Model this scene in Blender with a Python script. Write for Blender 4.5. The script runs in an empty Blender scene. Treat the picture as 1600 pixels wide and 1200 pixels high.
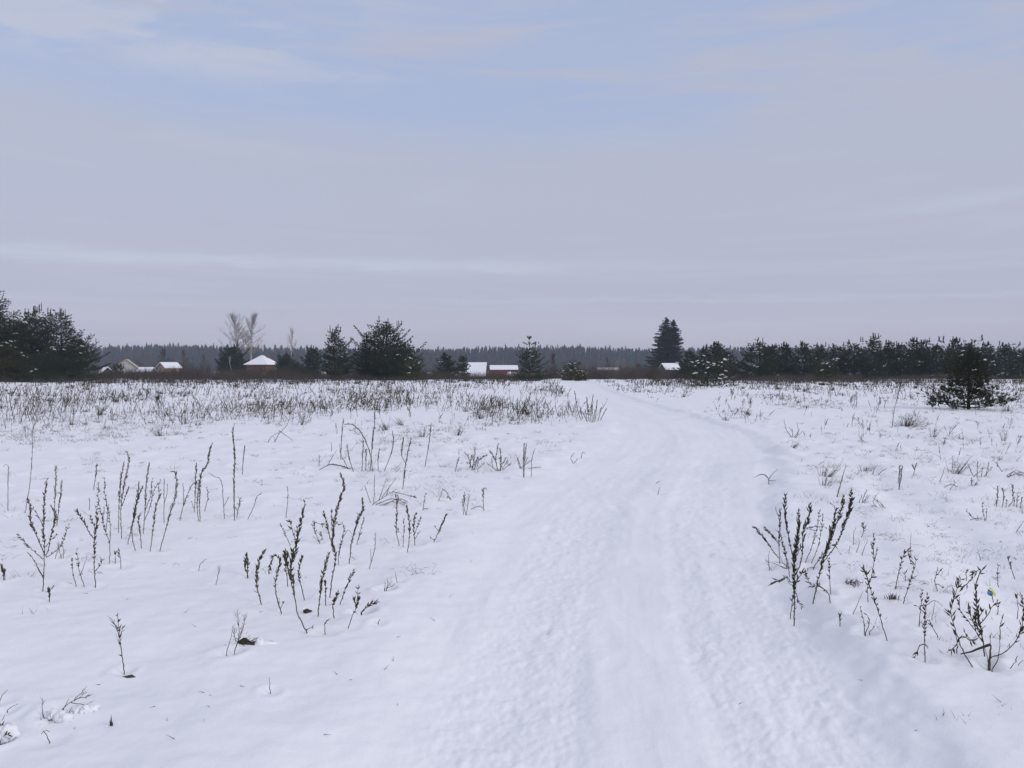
import bpy, math, random
import numpy as np
from mathutils import Vector

S = bpy.context.scene
C = S.collection

# ------------------------------------------------------------------ camera
CAM_H = 1.6
FPX = 1186.0                     # focal length in pixels of the 1600 px wide photograph
HOR = 575.0                      # row of the true horizon
PITCH = math.atan((600.0 - HOR) / FPX)
cam_data = bpy.data.cameras.new("camera")
cam_data.sensor_width = 36.0
cam_data.lens = 36.0 * FPX / 1600.0
cam_data.clip_start = 0.05
cam_data.clip_end = 20000.0
cam = bpy.data.objects.new("camera", cam_data)
C.objects.link(cam)
cam.location = (0.0, 0.0, CAM_H)
cam.rotation_euler = (math.radians(90) - PITCH, 0.0, 0.0)
S.camera = cam

# ------------------------------------------------------------------ exposure, world, sun
S.view_settings.view_transform = 'Standard'
S.view_settings.look = 'None'
S.view_settings.exposure = 0.0
S.view_settings.gamma = 1.0
S.view_settings.use_curve_mapping = False

SUN_EL = math.radians(24.0)
SUN_AZ = math.radians(122.0)     # compass style, from +Y towards +X: behind the camera, to the right


def build_world():
    w = bpy.data.worlds.new("World")
    S.world = w
    w.use_nodes = True
    nt = w.node_tree
    nt.nodes.clear()
    N, L = nt.nodes, nt.links

    def node(t, **kw):
        n = N.new(t)
        for k, v in kw.items():
            setattr(n, k, v)
        return n

    def math_(op, a, b=None, c=None, clamp=False):
        n = node('ShaderNodeMath', operation=op, use_clamp=clamp)
        for i, v in enumerate((a, b, c)):
            if v is None:
                continue
            if isinstance(v, (int, float)):
                n.inputs[i].default_value = v
            else:
                L.new(v, n.inputs[i])
        return n.outputs[0]

    def ramp(v, lo, hi, a=0.0, b=1.0):
        n = node('ShaderNodeMapRange', interpolation_type='SMOOTHSTEP')
        L.new(v, n.inputs['Value'])
        n.inputs['From Min'].default_value = lo
        n.inputs['From Max'].default_value = hi
        n.inputs['To Min'].default_value = a
        n.inputs['To Max'].default_value = b
        return n.outputs['Result']

    def noise(vec, scale, detail=5.0, rough=0.55, dist=0.0):
        n = node('ShaderNodeTexNoise')
        L.new(vec, n.inputs['Vector'])
        n.inputs['Scale'].default_value = scale
        n.inputs['Detail'].default_value = detail
        n.inputs['Roughness'].default_value = rough
        n.inputs['Distortion'].default_value = dist
        return n.outputs['Fac']

    def combine(x, y, z):
        n = node('ShaderNodeCombineXYZ')
        for i, v in enumerate((x, y, z)):
            if isinstance(v, (int, float)):
                n.inputs[i].default_value = v
            else:
                L.new(v, n.inputs[i])
        return n.outputs[0]

    def mixc(f, a, b):
        n = node('ShaderNodeMix', data_type='RGBA')
        if isinstance(f, (int, float)):
            n.inputs[0].default_value = f
        else:
            L.new(f, n.inputs[0])
        for i, v in ((6, a), (7, b)):
            if isinstance(v, tuple):
                n.inputs[i].default_value = (*v, 1.0)
            else:
                L.new(v, n.inputs[i])
        return n.outputs[2]

    tc = node('ShaderNodeTexCoord')
    sep = node('ShaderNodeSeparateXYZ')
    L.new(tc.outputs['Generated'], sep.inputs[0])
    X, Y, Z = sep.outputs
    zc = math_('MAXIMUM', Z, 0.0)
    den = math_('ADD', zc, 0.10)
    px = math_('DIVIDE', X, den)
    py = math_('DIVIDE', Y, den)
    az = math_('ARCTAN2', X, Y)
    layer = combine(math_('MULTIPLY', px, 0.55), py, 0.0)          # a flat cloud layer, stretched sideways
    layer2 = combine(math_('MULTIPLY', px, 0.25), math_('MULTIPLY', py, 0.9), 3.7)
    n_big = noise(layer, 0.9, 6, 0.5, 0.3)
    n_band = noise(layer2, 1.6, 6, 0.55, 0.2)
    n_fine = noise(layer, 4.0, 8, 0.6, 0.5)
    n_soft = noise(combine(math_('MULTIPLY', az, 1.3), math_('MULTIPLY', Z, 5.0), 9.1), 1.4, 4, 0.5, 0.2)

    # clear sky
    sky = node('ShaderNodeTexSky', sky_type='NISHITA')
    sky.sun_disc = False
    sky.sun_elevation = SUN_EL
    sky.sun_rotation = SUN_AZ
    sky.air_density = 1.0
    sky.dust_density = 1.5
    sky.ozone_density = 1.0
    bg_sky = node('ShaderNodeBackground')
    L.new(sky.outputs[0], bg_sky.inputs[0])
    bg_sky.inputs[1].default_value = 0.10

    # the veil of stratus
    low = mixc(ramp(Z, 0.0, 0.10), CLOUD_HORIZON, CLOUD_LOW)
    veil = mixc(ramp(Z, 0.08, 0.26), low, CLOUD_MID)
    veil = mixc(ramp(n_soft, 0.35, 0.7), veil, mixc(0.55, veil, CLOUD_GREY))
    # blue gaps high in front, in bands
    n_wisp = noise(combine(math_('MULTIPLY', az, 2.2), math_('MULTIPLY', Z, 22.0), 1.3), 1.5, 8, 0.62, 0.8)
    pattern = math_('ADD', math_('MULTIPLY', n_band, 0.35), math_('ADD', math_('MULTIPLY', n_wisp, 0.45), math_('MULTIPLY', n_big, 0.20)))
    gap = math_('MULTIPLY', ramp(math_('ADD', Z, math_('MULTIPLY', math_('SUBTRACT', n_soft, 0.5), 0.20)), 0.235, 0.345),
                ramp(pattern, 0.43, 0.555, 0.08, 1.0))
    veil = mixc(math_('MULTIPLY', gap, 0.66), veil, CLOUD_BLUE)
    n_strat = noise(combine(math_('MULTIPLY', az, 0.7), math_('MULTIPLY', Z, 34.0), 5.5), 1.2, 6, 0.6, 0.35)
    lowmask = ramp(Z, 0.24, 0.06)
    veil = mixc(math_('MULTIPLY', math_('MULTIPLY', ramp(n_strat, 0.52, 0.72), lowmask), 0.45), veil, CLOUD_STREAK)
    veil = mixc(math_('MULTIPLY', math_('MULTIPLY', ramp(n_strat, 0.46, 0.30), lowmask), 0.50), veil, CLOUD_SHADE)
    # thin bright streaks low over the wood
    zz = math_('ADD', Z, math_('MULTIPLY', math_('SUBTRACT', math_('ADD', math_('MULTIPLY', n_fine, 0.5), math_('MULTIPLY', n_wisp, 0.5)), 0.5), 0.046))

    def streak(z0, slope, width, amp, lo, hi):
        c = math_('ADD', math_('SUBTRACT', math_('SUBTRACT', zz, z0), math_('MULTIPLY', az, slope)), math_('MULTIPLY', math_('MULTIPLY', az, az), z0 * .19))
        g = math_('POWER', 2.718, math_('MULTIPLY', math_('POWER', math_('DIVIDE', c, width), 2.0), -1.0))
        return math_('MULTIPLY', math_('MULTIPLY', g, amp), math_('MULTIPLY', ramp(az, lo, hi), ramp(n_wisp, 0.30, 0.60, 0.45, 1.0)))
    st = math_('ADD', streak(0.1325, -0.004, 0.0080, 1.0, 0.36, -0.10), streak(0.0885, 0.0, 0.0035, 0.55, -0.30, 0.05))
    st = math_('ADD', st, streak(0.055, 0.0, 0.005, 0.55, 0.02, 0.25))
    st = math_('ADD', st, streak(0.150, 0.085, 0.007, 0.42, 0.25, 0.50))
    veil = mixc(math_('MINIMUM', st, 1.0), veil, CLOUD_STREAK)
    veil = mixc(math_('MULTIPLY', ramp(n_wisp, 0.50, 0.75), 0.30), veil, CLOUD_STREAK)
    # small white puffs in the upper left
    puff = math_('MULTIPLY', math_('MULTIPLY', ramp(math_('ADD', math_('MULTIPLY', n_fine, 0.6), math_('MULTIPLY', n_wisp, 0.4)), 0.44, 0.57), ramp(Z, 0.315, 0.355)), ramp(az, -0.05, -0.36))
    veil = mixc(math_('MULTIPLY', puff, 0.9), veil, CLOUD_PUFF)
    # an overcast sky is brightest overhead
    veil = mixc(ramp(Z, 0.44, 0.92), veil, CLOUD_ZENITH)
    bg_cloud = node('ShaderNodeBackground')
    L.new(veil, bg_cloud.inputs[0])
    bg_cloud.inputs[1].default_value = 1.0
    mix = node('ShaderNodeMixShader')
    L.new(math_('SUBTRACT', 0.93, math_('MULTIPLY', gap, 0.12)), mix.inputs[0])
    L.new(bg_sky.outputs[0], mix.inputs[1])
    L.new(bg_cloud.outputs[0], mix.inputs[2])
    out = node('ShaderNodeOutputWorld')
    L.new(mix.outputs[0], out.inputs[0])


CLOUD_HORIZON = (0.665, 0.632, 0.745)
CLOUD_LOW = (0.515, 0.525, 0.675)
CLOUD_MID = (0.498, 0.528, 0.660)
CLOUD_GREY = (0.510, 0.520, 0.635)
CLOUD_BLUE = (0.440, 0.555, 0.835)
CLOUD_STREAK = (0.565, 0.615, 0.735)
CLOUD_SHADE = (0.455, 0.475, 0.625)
CLOUD_PUFF = (0.600, 0.625, 0.755)
CLOUD_ZENITH = (0.86, 0.835, 0.955)
build_world()

sun_data = bpy.data.lights.new("sun", 'SUN')
sun_data.energy = 1.2
sun_data.angle = math.radians(22.0)
sun_data.color = (1.0, 0.95, 0.90)
sun = bpy.data.objects.new("sun", sun_data)
C.objects.link(sun)
sun_dir = Vector((math.sin(SUN_AZ) * math.cos(SUN_EL), math.cos(SUN_AZ) * math.cos(SUN_EL), math.sin(SUN_EL)))
sun.rotation_euler = sun_dir.to_track_quat('Z', 'Y').to_euler()
sun.location = sun_dir * 50

# ------------------------------------------------------------------ helpers
rng = np.random.default_rng(7)
rnd = random.Random(7)


def tag(o, label=None, cat=None, group=None, kind=None):
    if label: o["label"] = label
    if cat: o["category"] = cat
    if group: o["group"] = group
    if kind: o["kind"] = kind
    return o


def empty(name, loc, parent=None):
    o = bpy.data.objects.new(name, None)
    o.empty_display_size = 0.2
    C.objects.link(o)
    o.location = loc
    return o


class MB:
    """collects triangles and quads, then links them as one mesh object"""
    def __init__(self):
        self.v, self.f3, self.f4, self.n = [], [], [], 0

    def add(self, V, F3=None, F4=None):
        V = np.asarray(V, float).reshape(-1, 3)
        if F3 is not None and len(F3): self.f3.append(np.asarray(F3, int).reshape(-1, 3) + self.n)
        if F4 is not None and len(F4): self.f4.append(np.asarray(F4, int).reshape(-1, 4) + self.n)
        self.v.append(V)
        self.n += len(V)

    def tube(self, P, R, k=5):
        P = np.asarray(P, float); m = len(P)
        R = np.broadcast_to(np.asarray(R, float), (m,))
        T = np.gradient(P, axis=0)
        T /= np.linalg.norm(T, axis=1)[:, None] + 1e-9
        ref = np.where(np.abs(T[:, 2:3]) < 0.9, np.array([[0, 0, 1.0]]), np.array([[0, 1.0, 0]]))
        ref = np.repeat(ref[:1], m, axis=0)
        A = np.cross(T, ref); A /= np.linalg.norm(A, axis=1)[:, None] + 1e-9
        B = np.cross(T, A)
        a = np.arange(k) * 2 * math.pi / k
        V = P[:, None] + R[:, None, None] * (np.cos(a)[None, :, None] * A[:, None] + np.sin(a)[None, :, None] * B[:, None])
        V = V.reshape(-1, 3)
        i = np.arange(m - 1)[:, None] * k; j = np.arange(k)[None]; jn = (j + 1) % k
        F4 = np.stack([i + j, i + jn, i + k + jn, i + k + j], -1).reshape(-1, 4)
        V = np.vstack([V, P[:1], P[-1:]])
        c0, c1 = m * k, m * k + 1
        F3 = [[c0, (q + 1) % k, q] for q in range(k)] + [[c1, (m - 1) * k + q, (m - 1) * k + (q + 1) % k] for q in range(k)]
        self.add(V, F3, F4)

    def spikes(self, B, T, W):
        """three-sided pyramids from base points B to tips T, W wide"""
        B = np.asarray(B, float); T = np.asarray(T, float); n = len(B)
        if n == 0: return
        W = np.broadcast_to(np.asarray(W, float), (n,))
        D = T - B; D = D / (np.linalg.norm(D, axis=1)[:, None] + 1e-9)
        ref = np.where(np.abs(D[:, 2:3]) < 0.8, np.array([[0, 0, 1.0]]), np.array([[1.0, 0, 0]]))
        A = np.cross(D, ref); A /= np.linalg.norm(A, axis=1)[:, None] + 1e-9
        Cc = np.cross(D, A)
        vs = []
        for q in range(3):
            a = q * 2 * math.pi / 3
            vs.append(B + W[:, None] * 0.5 * (math.cos(a) * A + math.sin(a) * Cc))
        V = np.stack(vs + [T], 1).reshape(-1, 3)
        b = np.arange(n)[:, None] * 4
        F = np.concatenate([b + np.array([[0, 1, 3]]), b + np.array([[1, 2, 3]]), b + np.array([[2, 0, 3]])], 1).reshape(-1, 3)
        self.add(V, F)

    def leaves(self, P, D, Ln, W):
        """double cones (seed heads, buds, clasping leaves) from P along D"""
        P = np.asarray(P, float); D = np.asarray(D, float); n = len(P)
        if n == 0: return
        Ln = np.broadcast_to(np.asarray(Ln, float), (n,)); W = np.broadcast_to(np.asarray(W, float), (n,))
        D = D / (np.linalg.norm(D, axis=1)[:, None] + 1e-9)
        ref = np.where(np.abs(D[:, 2:3]) < 0.8, np.array([[0, 0, 1.0]]), np.array([[1.0, 0, 0]]))
        A = np.cross(D, ref); A /= np.linalg.norm(A, axis=1)[:, None] + 1e-9
        Cc = np.cross(D, A)
        vs = [P]
        M = P + D * Ln[:, None] * 0.42
        for q in range(4):
            a = q * math.pi / 2
            vs.append(M + W[:, None] * 0.5 * (math.cos(a) * A + 0.7 * math.sin(a) * Cc))
        vs.append(P + D * Ln[:, None])
        V = np.stack(vs, 1).reshape(-1, 3)
        b = np.arange(n)[:, None] * 6
        F = np.concatenate([b + np.array([[0, 1 + (q + 1) % 4, 1 + q]]) for q in range(4)] +
                           [b + np.array([[5, 1 + q, 1 + (q + 1) % 4]]) for q in range(4)], 1).reshape(-1, 3)
        self.add(V, F)

    def needles(self, P, D, k, ln, wd, spread=0.9):
        """k leaf-blade triangles fanning from every P around D"""
        P = np.asarray(P, float); D = np.asarray(D, float); n = len(P)
        if n == 0: return
        D = D / (np.linalg.norm(D, axis=1)[:, None] + 1e-9)
        Pk = np.repeat(P, k, 0); Dk = np.repeat(D, k, 0)
        R = rng.normal(size=Pk.shape)
        R -= (R * Dk).sum(1)[:, None] * Dk
        R /= np.linalg.norm(R, axis=1)[:, None] + 1e-9
        s = rng.uniform(0.15, 1.0, len(Pk))[:, None] * spread
        d = Dk + R * s; d /= np.linalg.norm(d, axis=1)[:, None]
        side = np.cross(d, rng.normal(size=d.shape)); side /= np.linalg.norm(side, axis=1)[:, None] + 1e-9
        L = (np.broadcast_to(np.asarray(ln, float), (n,)).repeat(k) * rng.uniform(0.7, 1.2, n * k))[:, None]
        Wd = (np.broadcast_to(np.asarray(wd, float), (n,)).repeat(k))[:, None]
        b0 = Pk - Dk * L * rng.uniform(0.0, 0.5, (n * k, 1))
        V = np.stack([b0 + side * Wd * .5, b0 - side * Wd * .5, b0 + d * L], 1).reshape(-1, 3)
        self.add(V, np.arange(n * k * 3).reshape(-1, 3))

    def blobs(self, P, Rx, Rz):
        """lumpy little snow cushions"""
        P = np.asarray(P, float)
        for p, rx, rz in zip(P, np.broadcast_to(Rx, (len(P),)), np.broadcast_to(Rz, (len(P),))):
            V = ICO_V.copy()
            V *= (1 + 0.28 * rng.normal(size=(len(V), 1)).clip(-1, 1))
            st = rng.uniform(0.7, 1.4)
            self.add(V * np.array([rx * st, rx / st, rz]) + p, ICO_F)

    def box(self, x0, x1, y0, y1, z0, z1):
        V = [(x, y, z) for z in (z0, z1) for x, y in ((x0, y0), (x1, y0), (x1, y1), (x0, y1))]
        self.add(V, None, [(0, 3, 2, 1), (4, 5, 6, 7), (0, 1, 5, 4), (1, 2, 6, 5), (2, 3, 7, 6), (3, 0, 4, 7)])

    def build(self, name, mat, parent=None, smooth=False, loc=None):
        me = bpy.data.meshes.new(name)
        V = np.vstack(self.v) if self.v else np.zeros((0, 3))
        f3 = np.vstack(self.f3) if self.f3 else np.zeros((0, 3), int)
        f4 = np.vstack(self.f4) if self.f4 else np.zeros((0, 4), int)
        fill_mesh(me, V, f3, f4, smooth)
        me.materials.append(mat)
        o = bpy.data.objects.new(name, me)
        C.objects.link(o)
        if parent is not None:
            o.parent = parent
        if loc is not None:
            o.location = loc
        return o


def fill_mesh(me, V, f3, f4, smooth):
    me.vertices.add(len(V))
    me.vertices.foreach_set("co", np.ascontiguousarray(V, dtype=np.float32).ravel())
    nl = len(f3) * 3 + len(f4) * 4
    me.loops.add(nl)
    me.loops.foreach_set("vertex_index", np.concatenate([f3.ravel(), f4.ravel()]).astype(np.int32))
    me.polygons.add(len(f3) + len(f4))
    st = np.concatenate([np.arange(len(f3)) * 3, len(f3) * 3 + np.arange(len(f4)) * 4]).astype(np.int32)
    me.polygons.foreach_set("loop_start", st)
    me.polygons.foreach_set("use_smooth", np.full(len(st), smooth, dtype=bool))
    me.update(calc_edges=True)


def make_ico():
    t = (1 + 5 ** .5) / 2
    v = [(-1, t, 0), (1, t, 0), (-1, -t, 0), (1, -t, 0), (0, -1, t), (0, 1, t), (0, -1, -t), (0, 1, -t), (t, 0, -1), (t, 0, 1), (-t, 0, -1), (-t, 0, 1)]
    f = [(0, 11, 5), (0, 5, 1), (0, 1, 7), (0, 7, 10), (0, 10, 11), (1, 5, 9), (5, 11, 4), (11, 10, 2), (10, 7, 6), (7, 1, 8), (3, 9, 4), (3, 4, 2), (3, 2, 6), (3, 6, 8), (3, 8, 9), (4, 9, 5), (2, 4, 11), (6, 2, 10), (8, 6, 7), (9, 8, 1)]
    v = [Vector(p).normalized() for p in v]
    cache, nf = {}, []
    def mid(a, b):
        key = (min(a, b), max(a, b))
        if key not in cache:
            cache[key] = len(v); v.append(((v[a] + v[b]) / 2).normalized())
        return cache[key]
    for a, b, c in f:
        x, y, z = mid(a, b), mid(b, c), mid(c, a)
        nf += [(a, x, z), (b, y, x), (c, z, y), (x, y, z)]
    return np.array([tuple(p) for p in v]), np.array(nf)


ICO_V, ICO_F = make_ico()

# ------------------------------------------------------------------ materials


def material(name, col, rough=0.8, spec=0.25, var=None, vscale=3.0, bump=None, fine=None):
    """Principled with a noise-mottled base colour and optional bump (scale, distance)"""
    m = bpy.data.materials.new(name)
    m.use_nodes = True
    nt = m.node_tree; N, L = nt.nodes, nt.links
    b = N['Principled BSDF']
    b.inputs['Base Color'].default_value = (*col, 1)
    b.inputs['Roughness'].default_value = rough
    b.inputs['Specular IOR Level'].default_value = spec
    tc = N.new('ShaderNodeTexCoord')
    if var:
        nz = N.new('ShaderNodeTexNoise'); nz.inputs['Scale'].default_value = vscale; nz.inputs['Detail'].default_value = 4
        L.new(tc.outputs['Object'], nz.inputs['Vector'])
        mr = N.new('ShaderNodeMapRange'); mr.inputs['From Min'].default_value = 0.35; mr.inputs['From Max'].default_value = 0.68
        L.new(nz.outputs['Fac'], mr.inputs['Value'])
        mx = N.new('ShaderNodeMix'); mx.data_type = 'RGBA'
        mx.inputs[6].default_value = (*col, 1); mx.inputs[7].default_value = (*var, 1)
        L.new(mr.outputs['Result'], mx.inputs[0])
        L.new(mx.outputs[2], b.inputs['Base Color'])
    if bump:
        prev = None
        for sc, dist in bump:
            nb = N.new('ShaderNodeTexNoise'); nb.inputs['Scale'].default_value = sc; nb.inputs['Detail'].default_value = 5
            L.new(tc.outputs['Object'], nb.inputs['Vector'])
            bp = N.new('ShaderNodeBump'); bp.inputs['Distance'].default_value = dist; bp.inputs['Strength'].default_value = 0.6
            L.new(nb.outputs['Fac'], bp.inputs['Height'])
            if prev: L.new(prev.outputs[0], bp.inputs['Normal'])
            prev = bp
        L.new(prev.outputs[0], b.inputs['Normal'])
    return m


M = {}
M['snow'] = material('snow', (0.83, 0.85, 0.88), 0.65, 0.15, (0.80, 0.825, 0.86), 0.7, [(7.0, 0.012), (70.0, 0.003)])
M['snow_load'] = material('snow_load', (0.85, 0.87, 0.90), 0.7, 0.1, (0.8, 0.82, 0.86), 2.0)
M['stem'] = material('dry_stem', (0.060, 0.052, 0.036), 0.85, 0.15, (0.095, 0.085, 0.055), 30)
M['seed'] = material('seed_heads', (0.027, 0.027, 0.018), 0.9, 0.1, (0.080, 0.074, 0.045), 40)
M['seed_brown'] = material('brown_seed_heads', (0.048, 0.037, 0.022), 0.9, 0.1, (0.105, 0.084, 0.050), 40)
M['pale_stem'] = material('pale_grass', (0.13, 0.110, 0.085), 0.9, 0.1, (0.07, 0.060, 0.046), 25)
M['grey_stem'] = material('grey_twigs', (0.050, 0.039, 0.027), 0.9, 0.1, (0.105, 0.084, 0.056), 1.3)
M['brush'] = material('brush_twigs', (0.050, 0.043, 0.037), 0.9, 0.1, (0.092, 0.077, 0.062), 0.35)
M['needle'] = material('pine_needles', (0.021, 0.038, 0.017), 0.75, 0.2, (0.044, 0.066, 0.027), 0.9)
M['needle_warm'] = material('pine_needles_yellowish', (0.042, 0.048, 0.016), 0.75, 0.2, (0.075, 0.078, 0.024), 0.9)
M['needle_spruce'] = material('spruce_needles', (0.016, 0.024, 0.021), 0.8, 0.2, (0.024, 0.034, 0.027), 0.5)
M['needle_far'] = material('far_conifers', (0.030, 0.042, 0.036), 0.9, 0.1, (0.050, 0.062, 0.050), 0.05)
M['bark'] = material('pine_bark', (0.032, 0.025, 0.020), 0.9, 0.1, (0.055, 0.038, 0.028), 4.0, [(20, 0.01)])
M['birch'] = material('birch_bark', (0.42, 0.40, 0.37), 0.8, 0.2, (0.26, 0.24, 0.22), 2.0)
M['birch_twig'] = material('birch_twigs', (0.27, 0.24, 0.225), 0.9, 0.1)
M['dark_twig'] = material('bare_twigs', (0.070, 0.060, 0.056), 0.9, 0.1)
M['brick'] = material('brown_brick', (0.15, 0.085, 0.06), 0.9, 0.1, (0.20, 0.12, 0.09), 1.5)
M['peach'] = material('peach_plaster', (0.36, 0.24, 0.165), 0.9, 0.1, (0.44, 0.31, 0.22), 1.0)
M['red_boards'] = material('red_boards', (0.20, 0.050, 0.040), 0.85, 0.15, (0.26, 0.085, 0.07), 1.5)
M['grey_boards'] = material('grey_boards', (0.16, 0.14, 0.12), 0.9, 0.1, (0.24, 0.20, 0.16), 1.5)
M['dark_boards'] = material('dark_boards', (0.05, 0.045, 0.045), 0.9, 0.1)
M['roof_tile'] = material('roof_tile', (0.16, 0.075, 0.055), 0.8, 0.2)
M['roof_frost'] = material('frosted_roof', (0.46, 0.45, 0.45), 0.8, 0.2, (0.36, 0.35, 0.35), 1.2)
M['trim'] = material('yellow_trim', (0.42, 0.34, 0.14), 0.8, 0.2)
M['white_paint'] = material('white_paint', (0.78, 0.78, 0.78), 0.6, 0.3)
M['glass'] = material('window_glass', (0.04, 0.05, 0.06), 0.1, 0.5)
M['wrap_blue'] = material('blue_wrapper', (0.05, 0.20, 0.50), 0.4, 0.4)
M['wrap_yellow'] = material('yellow_wrapper', (0.62, 0.60, 0.16), 0.4, 0.4)
M['soil'] = material('soil_and_litter', (0.040, 0.034, 0.026), 0.95, 0.05, (0.08, 0.066, 0.045), 30)

# ------------------------------------------------------------------ terrain


def vnoise(x, y, seed=0):
    xi = np.floor(x).astype(np.int64); yi = np.floor(y).astype(np.int64)
    fx = x - xi; fy = y - yi
    ux = fx * fx * fx * (fx * (fx * 6 - 15) + 10); uy = fy * fy * fy * (fy * (fy * 6 - 15) + 10)

    def h(a, b):
        n = (a * 374761393 + b * 668265263 + seed * 974634777) & 0x7fffffff
        n = ((n ^ (n >> 13)) * 1274126177) & 0x7fffffff
        n = (n ^ (n >> 16)) & 0xffff
        return n / 32767.5 - 1.0
    a = h(xi, yi); b = h(xi + 1, yi); c = h(xi, yi + 1); d = h(xi + 1, yi + 1)
    return (a * (1 - ux) + b * ux) * (1 - uy) + (c * (1 - ux) + d * ux) * uy


def fbm(x, y, seed, octv=3):
    s = 0; a = 1.0; t = 0
    for o in range(octv):
        s = s + a * vnoise(x * 2 ** o + 17.3 * o, y * 2 ** o - 9.1 * o, seed + o); t += a; a *= 0.5
    return s / t


def sstep(a, b, x):
    t = np.clip((x - a) / (b - a), 0, 1)
    return t * t * (3 - 2 * t)


PATH_D = np.array([-30, 0.5, 3.0, 5.06, 8.4, 11.5, 15.2, 18.1, 22.3, 29.2, 40.4, 57.5, 76, 100, 140, 200.])
PATH_X = np.array([0.3, 0.40, 0.56, 0.80, 1.36, 2.30, 3.50, 4.20, 4.70, 4.90, 5.1, 5.7, 6.6, 8.2, 11, 15.])
PATH_W = np.array([1.1, 1.1, 1.10, 1.14, 1.35, 1.55, 1.60, 1.50, 1.35, 1.25, 1.2, 1.35, 1.6, 1.4, 1.2, 1.2])
OLD_D = np.array([4.6, 5.2, 6.2, 7.7, 9.7, 11.9, 14])
OLD_X = np.array([3.25, 3.5, 3.88, 4.37, 4.9, 5.5, 6.3])
_pd = np.linspace(-30, 200, 1200)
_k = np.exp(-np.linspace(-2, 2, 17) ** 2); _k /= _k.sum()


def _smooth(a):
    v = np.interp(_pd, PATH_D, a)
    return np.convolve(np.pad(v, 8, mode='edge'), _k, mode='valid')


_px, _pw = _smooth(PATH_X), _smooth(PATH_W)
_ps = np.gradient(_px, _pd)

foot_rng = np.random.default_rng(21)
FEET = []
for lane, ph in ((-0.15, 0.0), (0.95, 0.4), (0.5, 0.7), (-0.75, 0.2)):
    yy = 1.6 + ph
    k = 0
    while yy < 14:
        FEET.append((lane + (0.10 if k % 2 else -0.10) + foot_rng.normal() * 0.05, yy, foot_rng.normal() * 0.2, foot_rng.uniform(.6, 1.1)))
        yy += foot_rng.uniform(0.6, 1.6); k += 1


def path_u(x, y):
    xc = np.interp(y, _pd, _px); sl = np.interp(y, _pd, _ps); hw = np.interp(y, _pd, _pw)
    return (x - xc) / np.sqrt(1 + sl * sl), hw


def path_mask(x, y):
    u, hw = path_u(x, y)
    u = u + 0.17 * fbm(x * 1.3, y * 1.1, 5) + 0.07 * fbm(x * 5, y * 5, 6)
    return np.where(u < 0, sstep(1.45, 0.80, -u / hw), sstep(1.23, 0.92, u / hw))


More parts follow.
